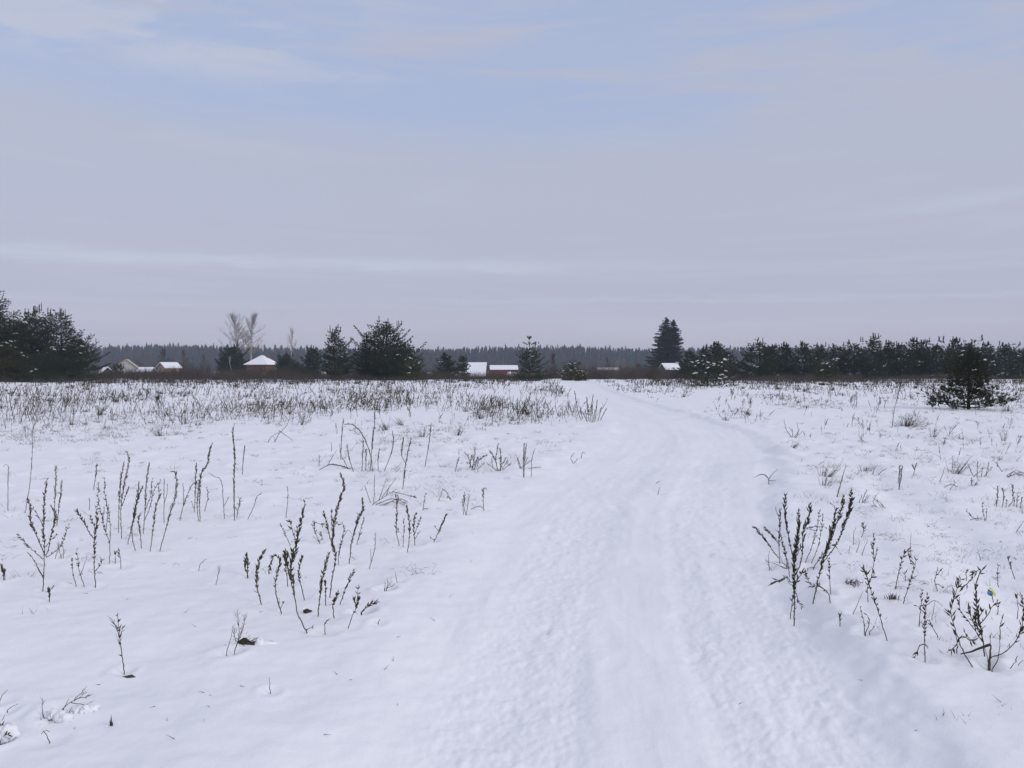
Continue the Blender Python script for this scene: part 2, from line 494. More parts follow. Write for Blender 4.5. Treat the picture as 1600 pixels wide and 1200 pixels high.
def H(x, y):
    x = np.asarray(x, float); y = np.asarray(y, float)
    r = np.hypot(x, y)
    near = np.clip(1.3 - r / 25.0, 0, 1)
    mid = np.clip(1.3 - r / 70.0, 0.15, 1)
    u, hw = path_u(x, y)
    m = path_mask(x, y)
    m = m * np.where((y > -30) & (y < 200), 1, 0)
    z = 0.05 * fbm(x * 0.22, y * 0.22, 11) + 0.035 * fbm(x * 0.8, y * 0.8, 12) * mid
    off = 1 - m
    # wind-laid snow with little hummocks over the grass
    hum = np.clip(fbm(x * 2.3, y * 2.3, 13, 2), 0, 1)
    grass = sstep(6, 13, r)
    z = z + off * (0.016 * fbm(x * 2.6, y * 4.2, 14) * mid + (0.012 + 0.055 * grass) * hum * mid + 0.004 * fbm(x * 9, y * 9, 15) * near)
    rim = np.exp(-((np.abs(u) / hw - 1.22) / 0.16) ** 2)
    z = z + off * 0.012 * rim * (1 + fbm(x * 1.7, y * 1.7, 16)) * np.where(u > 0, 1.0, 0.35)
    # trodden lane: two tyre ruts, a soft crown between them, scuffs
    uw = u + 0.10 * fbm(x * 1.0, y * 0.8, 41) + 0.05 * fbm(x * 4.5, y * 4.5, 42)
    sharp = 0.055 + 0.006 * r
    box = lambda lo, hi: 0.5 * (np.tanh((uw - lo) / sharp) - np.tanh((uw - hi) / sharp))
    tread = box(-0.96, -0.26) + box(0.33, 1.06)
    lip = np.exp(-((uw + 1.04) / 0.07) ** 2) + np.exp(-((uw + 0.18) / 0.07) ** 2) * .7 + np.exp(-((uw - 0.26) / 0.07) ** 2) * .8
    lines = fbm(u * 9.0, y * 0.55, 43, 3) * 0.008 + fbm(u * 3.2, y * 0.25, 44, 2) * 0.016
    crumb = np.clip(fbm(x * 15, y * 11, 18) + 0.1, 0, 1) * 0.011 + 0.0052 * fbm(x * 34, y * 27, 20, 2)
    scuff = -np.abs(fbm(x * 3.1, y * 1.3, 19)) * 0.014
    wear = 0.55 + 0.45 * fbm(x * 0.7, y * 0.45, 46)
    z = z + m * (-0.066 - 0.027 * tread * wear + 0.008 * lip * wear * (1 + 1.6 * fbm(x * 2.4, y * 2.4, 45)) + 0.6 * lines * mid + (crumb * (0.15 + .8 * tread) + scuff) * near)
    # an old filled-in wheel track on the right
    xo = np.interp(y, OLD_D, OLD_X)
    fade = sstep(4.2, 5.2, y) * sstep(14.5, 11, y)
    z = z - fade * 0.045 * np.exp(-((x - xo + 0.1 * fbm(x, y, 23)) / 0.28) ** 2) + fade * 0.03 * np.exp(-((x - xo + 0.5) / 0.25) ** 2)
    # the trench beside it, lower right
    z = z - 0.022 * np.exp(-((x - 2.15 - 0.25 * (y - 4.5)) / 0.12) ** 2) * sstep(2.5, 3.6, y) * sstep(7.0, 5.2, y) * (0.6 + fbm(x * 4, y * 4, 24))
    # boot prints
    if r.size > 1000:
        sel = (r < 16) & (m > 0.2)
        xs, ys, us = x[sel], y[sel], u[sel]
        dz = np.zeros_like(xs)
        for fu, fy, fa, fs in FEET:
            du = us - fu; dy = ys - fy
            a = du * math.cos(fa) + dy * math.sin(fa); b = -du * math.sin(fa) + dy * math.cos(fa)
            q = (a / (0.06 * fs)) ** 2 + (b / (0.15 * fs)) ** 2
            dz += -0.007 * np.exp(-q ** 2)
        z = z.copy(); z[sel] += dz
    # beyond the field the land falls away a little
    z = z + 0.20 * fbm(x * 0.07, y * 0.11, 51, 3) * sstep(55, 95, y)
    z = z - 1.8 * sstep(102, 175, y) + 0.12 * sstep(45, 90, y)
    return z


GRID = {}


def hz(x, y):
    """height of the built snow sheet at one spot"""
    if GRID:
        r = math.hypot(x, y); t = math.degrees(math.atan2(x, y))
        if abs(t) < 41.8 and 0.7 < r < 1400:
            i = int(np.searchsorted(GRID['r'], r)) - 1
            fr = (r - GRID['r'][i]) / (GRID['r'][i + 1] - GRID['r'][i])
            ft = (t + 42.0) / 0.125; j = int(ft); ft -= j
            z = GRID['z']
            return float((z[i, j] * (1 - ft) + z[i, j + 1] * ft) * (1 - fr) + (z[i + 1, j] * (1 - ft) + z[i + 1, j + 1] * ft) * fr)
    return float(H(np.array([x]), np.array([y]))[0])


CP, SP = math.cos(PITCH), math.sin(PITCH)
FWD = np.array([0, CP, -SP]); UP = np.array([0, SP, CP])
CAM_P = np.array([0, 0, CAM_H])


def ray(px, py):
    return FWD + np.array([1.0, 0, 0]) * ((px - 800) / FPX) + UP * ((600 - py) / FPX)


def on_ground(px, py):
    """where the line of sight through a photograph pixel meets the snow"""
    d = ray(px, max(py, HOR + 6))
    t = CAM_H / -d[2]
    for _ in range(6):
        p = CAM_P + d * t
        t = (CAM_H - hz(p[0], p[1])) / -d[2]
    return CAM_P + d * t


def at_depth(px, py, Y):
    d = ray(px, py)
    return CAM_P + d * (Y / d[1])


DIMPLES = []                     # hollows round the plant stems: x, y, depth, radius


def ground_grid():
    rs = [0.6]
    while rs[-1] < 1450:
        d = rs[-1]
        rs.append(d + min(0.010 + d * d / 2300.0, 0.07 * d))
    rs = np.array(rs)
    a0 = np.radians(np.concatenate([np.arange(-42, 42.001, 0.125), np.arange(45, 318, 3.0)]))
    nr, na = len(rs), len(a0)
    R, A = np.meshgrid(rs, a0, indexing='ij')
    X = (R * np.sin(A)).ravel(); Y = (R * np.cos(A)).ravel()
    Z = H(X, Y)
    GRID.update(r=rs, z=Z.reshape(nr, na), x=X.reshape(nr, na), y=Y.reshape(nr, na))


def build_ground():
    rs, Z, X, Y = GRID['r'], GRID['z'].copy(), GRID['x'], GRID['y']
    nr, na = Z.shape
    for dx, dy, dp, rad in DIMPLES:
        r0 = math.hypot(dx, dy)
        i0, i1 = np.searchsorted(rs, (r0 - 3 * rad, r0 + 3 * rad))
        t0 = math.degrees(math.atan2(dx, dy)); w = math.degrees(3 * rad / r0)
        j0, j1 = max(0, int((t0 - w + 42) / .125)), min(672, int((t0 + w + 42) / .125) + 2)
        if i1 <= i0 or j1 <= j0: continue
        xs, ys = X[i0:i1, j0:j1], Y[i0:i1, j0:j1]
        q = ((xs - dx) ** 2 + ((ys - dy) * 1.0) ** 2) / rad ** 2
        Z[i0:i1, j0:j1] += -dp * np.exp(-q) + dp * .45 * np.exp(-((np.sqrt(q) - 1.7) / .55) ** 2)
    X, Y, Z = X.ravel(), Y.ravel(), Z.ravel()
    V = np.stack([X, Y, Z], 1)
    V = np.vstack([V, [[0, 0, hz(0, 0)]]])
    i = np.arange(nr - 1)[:, None] * na; j = np.arange(na)[None]; jn = (j + 1) % na
    F4 = np.stack([i + jn, i + j, i + na + j, i + na + jn], -1).reshape(-1, 4)[:, ::-1]
    jj = np.arange(na)
    F3 = np.stack([np.full(na, nr * na), jj, (jj + 1) % na], 1)[:, ::-1]
    # make sure the sheet faces up
    def up(F):
        n = np.cross(V[F[:, 1]] - V[F[:, 0]], V[F[:, 2]] - V[F[:, 0]])
        return F if n[:, 2].mean() > 0 else F[:, ::-1]
    F4, F3 = up(F4), up(F3)
    # shared vertex normals, so that the path and the field join without a seam
    VN = np.zeros_like(V)
    n4 = np.cross(V[F4[:, 2]] - V[F4[:, 0]], V[F4[:, 3]] - V[F4[:, 1]])
    for q in range(4): np.add.at(VN, F4[:, q], n4)
    VN /= np.linalg.norm(VN, axis=1)[:, None] + 1e-12
    cen = V[F4].mean(1)
    m = path_mask(cen[:, 0], cen[:, 1])
    isp = (m > 0.5) & (cen[:, 1] > -20) & (cen[:, 1] < 150)
    for name, f4, f3, mat in (("snow_field_ground", F4[~isp], F3, M['snow']), ("snow_path", F4[isp], np.zeros((0, 3), int), M['snow'])):
        used = np.unique(np.concatenate([f4.ravel(), f3.ravel()]))
        remap = np.full(len(V), -1); remap[used] = np.arange(len(used))
        me = bpy.data.meshes.new(name)
        fill_mesh(me, V[used], remap[f3], remap[f4], True)
        nn = VN[used]; nn[np.linalg.norm(nn, axis=1) < .5] = (0, 0, 1)
        me.normals_split_custom_set_from_vertices(nn.tolist())
        me.materials.append(mat)
        o = bpy.data.objects.new(name, me); C.objects.link(o)
        o["kind"] = "structure"


ground_grid()

# ------------------------------------------------------------------ the air


def build_haze():
    m = bpy.data.materials.new("haze_air"); m.use_nodes = True
    nt = m.node_tree; nt.nodes.clear()
    out = nt.nodes.new('ShaderNodeOutputMaterial')
    v = nt.nodes.new('ShaderNodeVolumePrincipled')
    v.inputs['Color'].default_value = (0.68, 0.77, 0.95, 1)
    v.inputs['Density'].default_value = HAZE
    v.inputs['Anisotropy'].default_value = 0.0
    nt.links.new(v.outputs[0], out.inputs['Volume'])
    b = MB(); b.box(-1600, 1600, -1600, 1600, -4.0, 34.0)
    o = b.build("haze", m)
    o["kind"] = "stuff"


HAZE = 0.00050
build_haze()

# ------------------------------------------------------------------ trees


def X_of(px, d): return (px - 800.0) * d / FPX
def Z_of(py, d): return float(at_depth(800, py, d)[2])


def pine_branches(h, R, prof, n_whorl, per, up0, up1, z0, sag, step, irregular, leader=0.0):
    """branch polylines, tuft points/directions of a young pine; everything in local metres"""
    br, P, D = [], [], []
    sd_ = rng.uniform(0, 50)
    hz_ = h * (1 - leader)
    for w in range(n_whorl):
        t = z0 + (0.97 - z0) * (w + rng.uniform(-.25, .25)) / max(1, n_whorl - 1)
        t = min(max(t, z0 * 0.6), 0.97)
        nb = max(3, int(round(per * (1.0 - 0.35 * t))))
        a0 = rng.uniform(0, 6.28)
        for q in range(nb):
            a = a0 + q * 6.283 / nb + rng.normal() * 0.22
            L = R * prof(t) * rng.uniform(1 - irregular, 1 + irregular * 0.5)
            L *= 1 + 0.45 * float(vnoise(np.array([math.cos(a) * 1.3 + sd_]), np.array([math.sin(a) * 1.3 + t * 3.1]), 31)[0])
            if L < 0.06: L = 0.06
            el = up0 + (up1 - up0) * t + rng.normal() * 0.12
            s = np.linspace(0, 1, 5)
            rise = L * math.tan(min(el, 1.25))
            zz = t * hz_ + rise * (0.55 * s + 0.45 * s ** 2) - sag * L * np.sin(s * math.pi) * 0.5
            rr = L * s
            pts = np.stack([np.cos(a) * rr, np.sin(a) * rr, zz], 1)
            pts[:, :2] += rng.normal(size=2) * 0.02 * L
            if pts[-1, 2] < 0.05: pts[:, 2] += (0.05 - pts[-1, 2]) * s
            br.append((pts, 0.012 * h ** 0.5 * (1 - 0.5 * t)))
            n = max(2, int(L / step))
            for e in range(n):
                f = 0.22 + 0.78 * (e + 1) / n
                c = np.array([np.interp(f, s, pts[:, k]) for k in range(3)])
                out = np.array([math.cos(a), math.sin(a), 0])
                sd = np.array([-math.sin(a), math.cos(a), 0])
                P.append(c); D.append(out * 0.8 + np.array([0, 0, 0.7]))
                wl = (0.20 + 0.35 * L * (1.05 - f)) * rng.uniform(.6, 1.2)
                for sgn in (-1, 1):
                    tip = c + sgn * sd * wl + out * wl * 0.6 + np.array([0, 0, wl * rng.uniform(0.0, 0.5)])
                    br.append((np.stack([c, (c + tip) / 2 + [0, 0, -0.02], tip]), 0.005 * h ** 0.5))
                    k = max(1, int(wl / (step * 0.9)))
                    for kk in range(k):
                        P.append(c + (tip - c) * (kk + 1) / k); D.append((tip - c) / (np.linalg.norm(tip - c) + 1e-6) + np.array([0, 0, rng.uniform(.3, 1.0)]))
    return br, np.array(P), np.array(D)


def prof_cone(t):
    return (min(1, (0.30 + t * 4.0)) * (1.0 - t) ** 0.75 * 1.08 + 0.04) if t < 1 else 0.04
def prof_bush(t):
    return max(0.05, (0.80 + 0.5 * t if t < .35 else 0.975 * (1 - ((t - .35) / .65) ** 1.7) ** 0.9))
def prof_round(t):
    return max(0.08, math.sqrt(max(0, 1 - t ** 2.2)) * (0.86 + 0.14 * math.cos(t * 9)))
def prof_skirt(t):
    # wide skirt on the snow, a narrow waist, then a rounded head
    if t < 0.12: return 1.0
    if t < 0.32: return 1.0 - (t - .12) / .20 * 0.42
    return max(0.10, 0.60 * (1 - ((t - .32) / .68) ** 3.4))


PROFS = {'cone': prof_cone, 'bush': prof_bush, 'round': prof_round, 'skirt': prof_skirt}


def pine(name, label, px, ytop, wpx, d, kind='cone', mat='needle', snow=14, group=None, zbase=None, cat='pine tree', tall=0.0, candles=5, fine=1.0, dens=1.0, z0=0.03, irr=0.34, fill=1.0, up0=0.10, per=6.5):
    x = X_of(px, d); y = d
    zg = hz(x, y) if zbase is None else zbase
    h = Z_of(ytop, d) - zg
    R = max(0.25, wpx * 0.5 * d / FPX * 1.0)
    root = tag(empty(name, (x, y, zg - 0.05)), label, cat, group)
    step = (0.30 if d > 60 else 0.15) / dens
    nw = max(5, int(h / (0.42 if d > 60 else 0.17)))
    br, P, D = pine_branches(h, R, PROFS[kind], nw, per, up0, 0.75, z0, 0.12, step, irr, tall)
    bend = rng.normal(size=2) * 0.02 * h
    tr = MB()
    zs = np.linspace(0, 1, 8)
    wob = np.stack([np.sin(zs * 4 + rng.uniform(0, 6)) * 0.01 * h + bend[0] * zs ** 2, np.cos(zs * 3 + rng.uniform(0, 6)) * 0.01 * h + bend[1] * zs ** 2], 1)
    wob -= wob[0]
    tr.tube(np.column_stack([wob, zs * h * 0.96]), np.interp(zs, [0, 1], [0.022 * h + 0.02, 0.006]), 7)
    tr.build('trunk', M['bark'], root)
    bb = MB()
    for pts, r in br:
        if d > 60 and r < 0.012: continue
        bb.tube(pts, np.linspace(r, r * 0.35, len(pts)), 4)
    bb.build('branch', M['bark'], root, loc=None)["kind"] = "stuff"
    ln = max(0.085, 0.0024 * d) * fine
    wd = ln * (0.20 if d > 60 else 0.12)
    cr = MB()
    k = 13 if d > 60 else 22
    cr.needles(P, D, k, ln * 1.05, wd, 0.95)
    # inner boughs that make a young pine opaque
    nf = int((46 if d > 60 else 130) * h * R * fill)
    lo = .34 if kind == 'skirt' else z0 * .5
    tt = lo + (0.90 - lo) * rng.uniform(0, 1, nf) ** 1.25
    pr = np.array([PROFS[kind](q) for q in tt]) * R * 0.80 * np.sqrt(rng.uniform(0, 1, nf))
    aa = rng.uniform(0, 6.283, nf)
    clump = vnoise(np.cos(aa) * pr * 2.2 / R * 1.7 + tt * h * .3 + px, np.sin(aa) * pr * 3.7 / R + tt * h * 1.9, 77)
    kp = clump > -0.42
    FP = np.column_stack([np.cos(aa) * pr, np.sin(aa) * pr, tt * h * (1 - tall) + 0.12 * R])[kp]
    FD = np.column_stack([np.cos(aa) * .8, np.sin(aa) * .8, np.full(nf, .55)])[kp]
    cr.needles(FP, FD, k, ln * 1.05, wd, 1.1)
    if kind == 'skirt':       # heavy bunches of needles at the ends of the low boughs, snow showing between them
        for q in range(64):
            t_ = rng.uniform(.015, .36); a_ = rng.uniform(0, 6.283)
            r_ = R * PROFS[kind](t_) * rng.uniform(.35, 1.02)
            cc = np.array([math.cos(a_) * r_, math.sin(a_) * r_, t_ * h + .10 * r_])
            m_ = 9
            off = rng.normal(size=(m_, 3)) * (.085, .085, .045)
            cr.needles(cc + off, off * 3 + [math.cos(a_) * .4, math.sin(a_) * .4, .8], 20, ln * 1.0, wd * 1.1, .9)
    # candles: the upright leading shoots that make the ragged outline
    cp, cd = [], []
    tops = [(np.array([wob[-1, 0], wob[-1, 1], h * 0.95]), h * 0.10)]
    idx = np.argsort(-P[:, 2] + rng.uniform(0, 0.45 * h, len(P)))[:candles * 2]
    for q in idx[:candles]:
        tops.append((P[q], rng.uniform(.05, .11) * h))
    for p, hh in tops:
        for s in np.linspace(0, 1, 6):
            cp.append(p + np.array([0, 0, hh * s])); cd.append((rng.normal() * .15, rng.normal() * .15, 1))
    cr.needles(np.array(cp), np.array(cd), k, ln * 0.9, wd, 0.55)
    cr.build('crown', M[mat], root)
    if snow:
        snow = int(snow * .8) if snow < 25 else snow
        top = np.argsort(-(P[:, 2] / h * 0.4 - P[:, 1] / R * 0.45 + rng.uniform(0, 1.5, len(P))))
        if kind in ('round', 'skirt'): top = top[P[top, 2] > .38 * h]
        sel = top[:snow]
        for p in P[sel]:
            sb = MB()
            sz = (0.09 if d > 60 else 0.055) * rng.uniform(.45, 1.25)
            a_ = rng.uniform(0, 3.14)
            q = np.array([p + np.array([math.cos(a_), math.sin(a_), -.25]) * sz * s for s in (-1.1, 0.0, 1.0)])
            q[:, 2] += ln * .18
            sb.blobs(q, sz * rng.uniform(.6, 1.0, 3), sz * .42)
            sb.build('snow_clump', M['snow_load'], root, True)
    return root


def spruce(px, ytop, wpx, d):
    x = X_of(px, d); zg = hz(x, d)
    h = Z_of(ytop, d) - zg; R = wpx * .5 * d / FPX
    root = tag(empty('spruce_tree', (x, d, zg - .1)), 'tall dark twin-topped spruce standing above the white cottage roof', 'spruce tree')
    tr = MB(); tr.tube([(0, 0, 0), (0, 0, h * .5), (-0.5, 0, h * .97)], [.32, .2, .04], 7)
    tr.tube([(0, 0, h * .45), (1.0, 0.2, h * .62), (1.5, .2, h * .94)], [.14, .12, .03], 6)
    tr.build('trunk', M['bark'], root)
    P, D, br = [], [], []
    for (tx, z_lo, z_hi, rr) in ((-0.5, 0.03, 0.985, R), (1.5, 0.60, 0.95, R * 0.62)):
        z = z_lo * h
        while z < z_hi * h:
            t = z / (h * z_hi)
            L0 = rr * min(1.0, 1.12 * (1 - t) ** 0.66 + 0.03) if z_lo < .5 else rr * (1 - (t - .60) / .4) ** .85 * .8 + .15
            nb = 9 if t < .8 else 6
            a0 = rng.uniform(0, 6.28)
            cx = tx * min(1, t / 0.7)
            for q in range(nb):
                a = a0 + q * 6.283 / nb + rng.normal() * .15
                L = L0 * rng.uniform(.55, 1.16)
                n = max(2, int(L / .38))
                s = np.linspace(.1, 1, n)
                zz = z + rng.normal() * .3 + L * (0.22 * s - 0.62 * s ** 1.2 + 0.30 * s ** 3) * (1 - t * .6)
                pts = np.stack([cx + np.cos(a) * L * s, np.sin(a) * L * s, zz], 1)
                pts[:, 2] = np.maximum(pts[:, 2], .3)
                br.append(pts)
                sd = np.array([-math.sin(a), math.cos(a), 0])
                for e, p in enumerate(pts):
                    w = .32 * L * (1.15 - s[e]) + .15
                    for kk in (-1, -.5, 0, .5, 1):
                        P.append(p + sd * w * kk + np.array([0, 0, -abs(kk) * w * .22]))
                        D.append((math.cos(a) * .6 + sd[0] * kk * .6, math.sin(a) * .6 + sd[1] * kk * .6, -.55))
            z += .36 + .2 * rng.uniform()
    bb = MB()
    for p in br: bb.tube(p, np.linspace(.04, .012, len(p)), 3)
    bb.build('branch', M['bark'], root)["kind"] = "stuff"
    cr = MB(); cr.needles(np.array(P), np.array(D), 7, .46, .085, 1.0)
    tp = [(-.5, 0, h * .96), (1.5, .2, h * .925)]
    for p in tp:
        cr.needles(np.array([np.array(p) + [0, 0, q * .14] for q in range(6)]), np.tile([0, 0, 1.0], (6, 1)), 10, .32, .07, .7)
    cr.build('crown', M['needle_spruce'], root)
    return root


def bare_tree(name, label, px, ytop, wpx, d, trunk_mat, twig_mat, fork=0.30, n1=9, group=None, cat='bare tree', rtrunk=None, dens=1.0, lean=0.0):
    x = X_of(px, d); zg = hz(x, d)
    h = Z_of(ytop, d) - zg; R = wpx * .5 * d / FPX
    root = tag(empty(name, (x, d, zg - .1)), label, cat, group)
    r0 = rtrunk or 0.013 * h + .03
    tr = MB(); zs = np.linspace(0, 1, 9)
    cx = lean * R * zs + np.sin(zs * 5 + px) * .02 * h * zs; cy = np.cos(zs * 4) * .015 * h * zs
    trunk = np.column_stack([cx, cy - cy[0], zs * h * .96])
    tr.tube(trunk, r0 * (1 - zs * .9), 6)
    tr.build('trunk', trunk_mat, root)
    tw = MB(); B, T, W = [], [], []
    for q in range(int(n1 * 3)):
        t = fork + (0.93 - fork) * (q + rng.uniform()) / (n1 * 3)
        p = np.array([np.interp(t, zs, trunk[:, k]) for k in range(3)])
        a = rng.uniform(0, 6.28)
        te = min(1.0, t + .10 + .20 * rng.uniform())
        L = R * max(.12, math.sin(math.pi * min(1, max(0, (te - fork * .75) / (1.04 - fork * .75)))) ** .7) * rng.uniform(.55, 1.1)
        rise = (te - t) * h
        s = np.linspace(0, 1, 5)
        pts = np.stack([p[0] + math.cos(a) * L * s ** .8, p[1] + math.sin(a) * L * s ** .8, p[2] + rise * s ** 1.25], 1)
        tw.tube(pts, np.linspace(r0 * .32, .012, 5), 4)
        m = int(22 * dens)
        for e in range(m):
            f = rng.uniform(.2, 1)
            c = np.array([np.interp(f, s, pts[:, k]) for k in range(3)])
            b = rng.uniform(0, 6.28); l = rng.uniform(.05, .14) * h * .7
            tip = c + np.array([math.cos(b) * l * .55, math.sin(b) * l * .55, l * rng.uniform(.4, 1.0)])
            B.append(c); T.append(tip); W.append(.020 + .00007 * d)
            for _ in range(3):
                c2 = c + (tip - c) * rng.uniform(.3, .9); b = rng.uniform(0, 6.28); l2 = l * .5
                B.append(c2); T.append(c2 + np.array([math.cos(b) * l2 * .6, math.sin(b) * l2 * .6, l2 * .7])); W.append(.013 + .00006 * d)
    tw.spikes(B, T, W)
    tw.build('crown', twig_mat, root)
    return root


def far_forest():
    """the distant spruce wood: one mass of several hundred spires"""
    b = MB()
    trees = []
    for row in range(9):
        d = 620 + row * 20
        x = -d * 0.95
        while x < d * 0.95:
            x += rng.uniform(2.6, 5.6)
            trees.append((x, d + rng.uniform(-12, 12), row))
    for x, y, row in trees:
        zg = -1.8
        pxs = 800 + x * FPX / y
        base = np.interp(pxs, [0, 140, 190, 240, 300, 380, 480, 560, 700, 770, 850, 900, 1000, 1130, 1180, 1300, 1450, 1600, 1900],
                         [541, 541, 537, 535.5, 536.5, 539, 541, 541, 542.5, 539, 540, 538, 542.5, 540, 539, 541.5, 542, 541, 542])
        h = (Z_of(base, y) - zg) * rng.uniform(.80 + .014 * row, .97)
        if rng.uniform() < .10: h *= rng.uniform(1.03, 1.14)
        R = rng.uniform(2.2, 3.6)
        nl = 8; t_lo = rng.uniform(.04, .2)
        for l in range(nl):
            t0 = t_lo + (1 - t_lo) * l / nl; t1 = min(1, t0 + (1 - t_lo) / nl * 1.75)
            r = R * (1 - (t0 - t_lo) / (1 - t_lo)) ** .62 + .10
            k = 8
            a = np.arange(k) * 6.283 / k + rng.uniform(0, 6.28)
            rr = r * rng.uniform(.55, 1.2, k)
            V = np.column_stack([x + np.cos(a) * rr, y + np.sin(a) * rr, zg + h * t0 + rng.uniform(-.5, .5, k)])
            V = np.vstack([V, [[x + rng.normal() * .1, y, zg + h * t1]]])
            b.add(V, [(q, (q + 1) % k, k) for q in range(k)])
        b.add([(x - .2, y, zg), (x + .2, y, zg), (x, y + .3, zg), (x, y, zg + h * .5)], [(0, 1, 3), (1, 2, 3), (2, 0, 3)])
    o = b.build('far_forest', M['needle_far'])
    tag(o, 'long hazy blue-grey spruce wood along the whole skyline', 'forest', kind='stuff')


def far_thicket():
    """leafless grey trees in front of the far wood, one soft mass"""
    b = MB(); B, T, W = [], [], []
    for q in range(1150):
        y = rng.uniform(240, 610); x = rng.uniform(-.85, .85) * y
        pxs = 800 + x * FPX / y
        top = np.interp(pxs, [0, 200, 420, 560, 700, 800, 900, 1010, 1200, 1600], [553, 551, 549, 553, 555, 556, 557, 559, 560, 560]) + rng.uniform(-2, 10) + 14 * sstep(520, 240, y)
        zg = -1.8; h = Z_of(top, y) - zg; r = h * rng.uniform(.22, .34)
        n = 46
        a = rng.uniform(0, 6.28, n); t = rng.uniform(.05, .8, n)
        base = np.column_stack([np.full(n, x) + rng.normal(size=n) * r * .35, np.full(n, y) + rng.normal(size=n) * r * .35, zg + h * t])
        l = h * rng.uniform(.15, .32, n)
        tip = base + np.column_stack([np.cos(a) * l * .5, np.sin(a) * l * .5, l])
        tip[:, 2] = np.minimum(tip[:, 2], zg + h)
        B.append(base); T.append(tip); W.append(np.full(n, .10 + .00052 * y))
    b.spikes(np.vstack(B), np.vstack(T), np.concatenate(W))
    o = b.build('far_thicket', M['dark_twig'])
    tag(o, 'grey leafless trees massed in front of the far spruce wood', 'thicket', kind='stuff')


def brush_belt():
    """brown leafless scrub that closes off the field"""
    b = MB(); B, T, W = [], [], []
    def shrub(x, y, h, r, n, w):
        z = hz(x, y)
        a = rng.uniform(0, 6.28, n); rr = r * np.sqrt(rng.uniform(0, 1, n))
        base = np.column_stack([x + np.cos(a) * rr * .6, y + np.sin(a) * rr * .6, np.full(n, z - .05)])
        hh = h * rng.uniform(.45, 1.0, n)
        tip = base + np.column_stack([np.cos(a) * rr * .6 + rng.normal(size=n) * .12 * h, np.sin(a) * rr * .6 + rng.normal(size=n) * .1, hh])
        B.append(base); T.append(tip); W.append(np.full(n, w) * rng.uniform(.7, 1.3, n))
        m = n // 2
        f = rng.uniform(.3, .8, (m, 1)); c = base[:m] + (tip[:m] - base[:m]) * f
        l = hh[:m] * rng.uniform(.15, .4, m); aa = rng.uniform(0, 6.28, m)
        B.append(c); T.append(c + np.column_stack([np.cos(aa) * l * .7, np.sin(aa) * l * .3, l])); W.append(np.full(m, w * .6))
    for q in range(2600):
        y = 97 + 95 * rng.uniform() ** 1.6
        x = rng.uniform(-.82, .82) * y
        pxs = 800 + x * FPX / y
        u, hw = path_u(np.array([x]), np.array([y]))
        if abs(u[0]) < 1.8 * hw[0] and y < 125: continue
        top = np.interp(pxs, [-200, 150, 240, 400, 500, 560, 700, 790, 900, 960, 1010, 1100, 1300, 1600, 1800], [578, 578, 574, 571, 573, 575, 577, 580, 573, 570, 571, 577, 582, 586, 586]) - 1.5
        cl = float(fbm(np.array([x * .16]), np.array([y * .05]), 91)[0])
        if cl < -.28 + .25 * rng.normal(): continue
        top = top - 5.5 * cl + rng.uniform(-2.5, 9) * (1 if rng.uniform() > .12 else -.6)
        h = max(.4, Z_of(top, y) - hz(x, y))
        shrub(x, y, h, rng.uniform(.5, 1.5), 22, .040 + .0002 * y)
    # taller thin shrubs in front of the houses
    for (p0, p1, t0, t1, n) in ((140, 350, 565, 580, 110), (350, 500, 568, 582, 70), (640, 830, 574, 586, 60), (880, 1040, 562, 578, 120)):
        for q in range(n):
            y = rng.uniform(100, 150); x = X_of(rng.uniform(p0, p1), y)
            h = Z_of(rng.uniform(t0, t1), y) - hz(x, y)
            shrub(x, y, h, rng.uniform(.4, 1.1), 14, .030 + .00015 * y)
    # a thinner fringe of the same scrub reaching into the snow
    for q in range(3800):
        y = rng.uniform(62, 104); x = rng.uniform(-.8, .8) * y
        pxs = 800 + x * FPX / y
        dens = np.interp(pxs, [-200, 40, 150, 450, 800, 870, 1010, 1060, 1120, 1350, 1450, 1600, 1900], [.35, .5, .8, .9, .45, .03, .25, .7, 1.0, .9, .7, .5, .5]) * sstep(58, 92, y)
        u, hw = path_u(np.array([x]), np.array([y]))
        if rng.uniform() > dens or abs(u[0]) < 1.7 * hw[0]: continue
        shrub(x, y, rng.uniform(.35, 1.2), rng.uniform(.25, .9), 11, .040)
    b.spikes(np.vstack(B), np.vstack(T), np.concatenate(W))
    o = b.build('brown_scrub', M['brush'])
    tag(o, 'belt of dark brown leafless scrub along the far edge of the snow field', 'scrub', kind='stuff')


far_forest()
far_thicket()
brush_belt()

G_LEFT = 'young pines massed at the left edge'
for a in (
    (-28, 462, 120, 88, 'bush', 'needle', 10, 'tallest pine of the left clump, cut by the photo edge'),
    (22, 505, 95, 92, 'bush', 'needle', 16, 'broad dark pine between the two highest tips of the left clump'),
    (48, 489, 74, 90, 'bush', 'needle', 12, 'pine with a tufted tip in the middle of the left clump'),
    (95, 490, 70, 89, 'bush', 'needle', 12, 'pine with twin raised shoots on the right shoulder of the left clump'),
    (122, 533, 66, 87, 'bush', 'needle', 8, 'lower rounded pine closing the right end of the left clump'),
    (66, 555, 80, 84, 'round', 'needle', 18, 'low snow-flecked pine at the foot of the left clump'),
    (-70, 500, 110, 96, 'bush', 'needle', 8, 'pine of the left clump standing mostly beyond the photo edge'),
    (-5, 538, 90, 85, 'bush', 'needle_warm', 14, 'low yellowish pine at the foot of the tallest pine of the left clump'),
):
    pine('pine_tree', a[7], a[0], a[1], a[2] * 1.2, a[3], a[4], a[5], a[6], G_LEFT, candles=9)
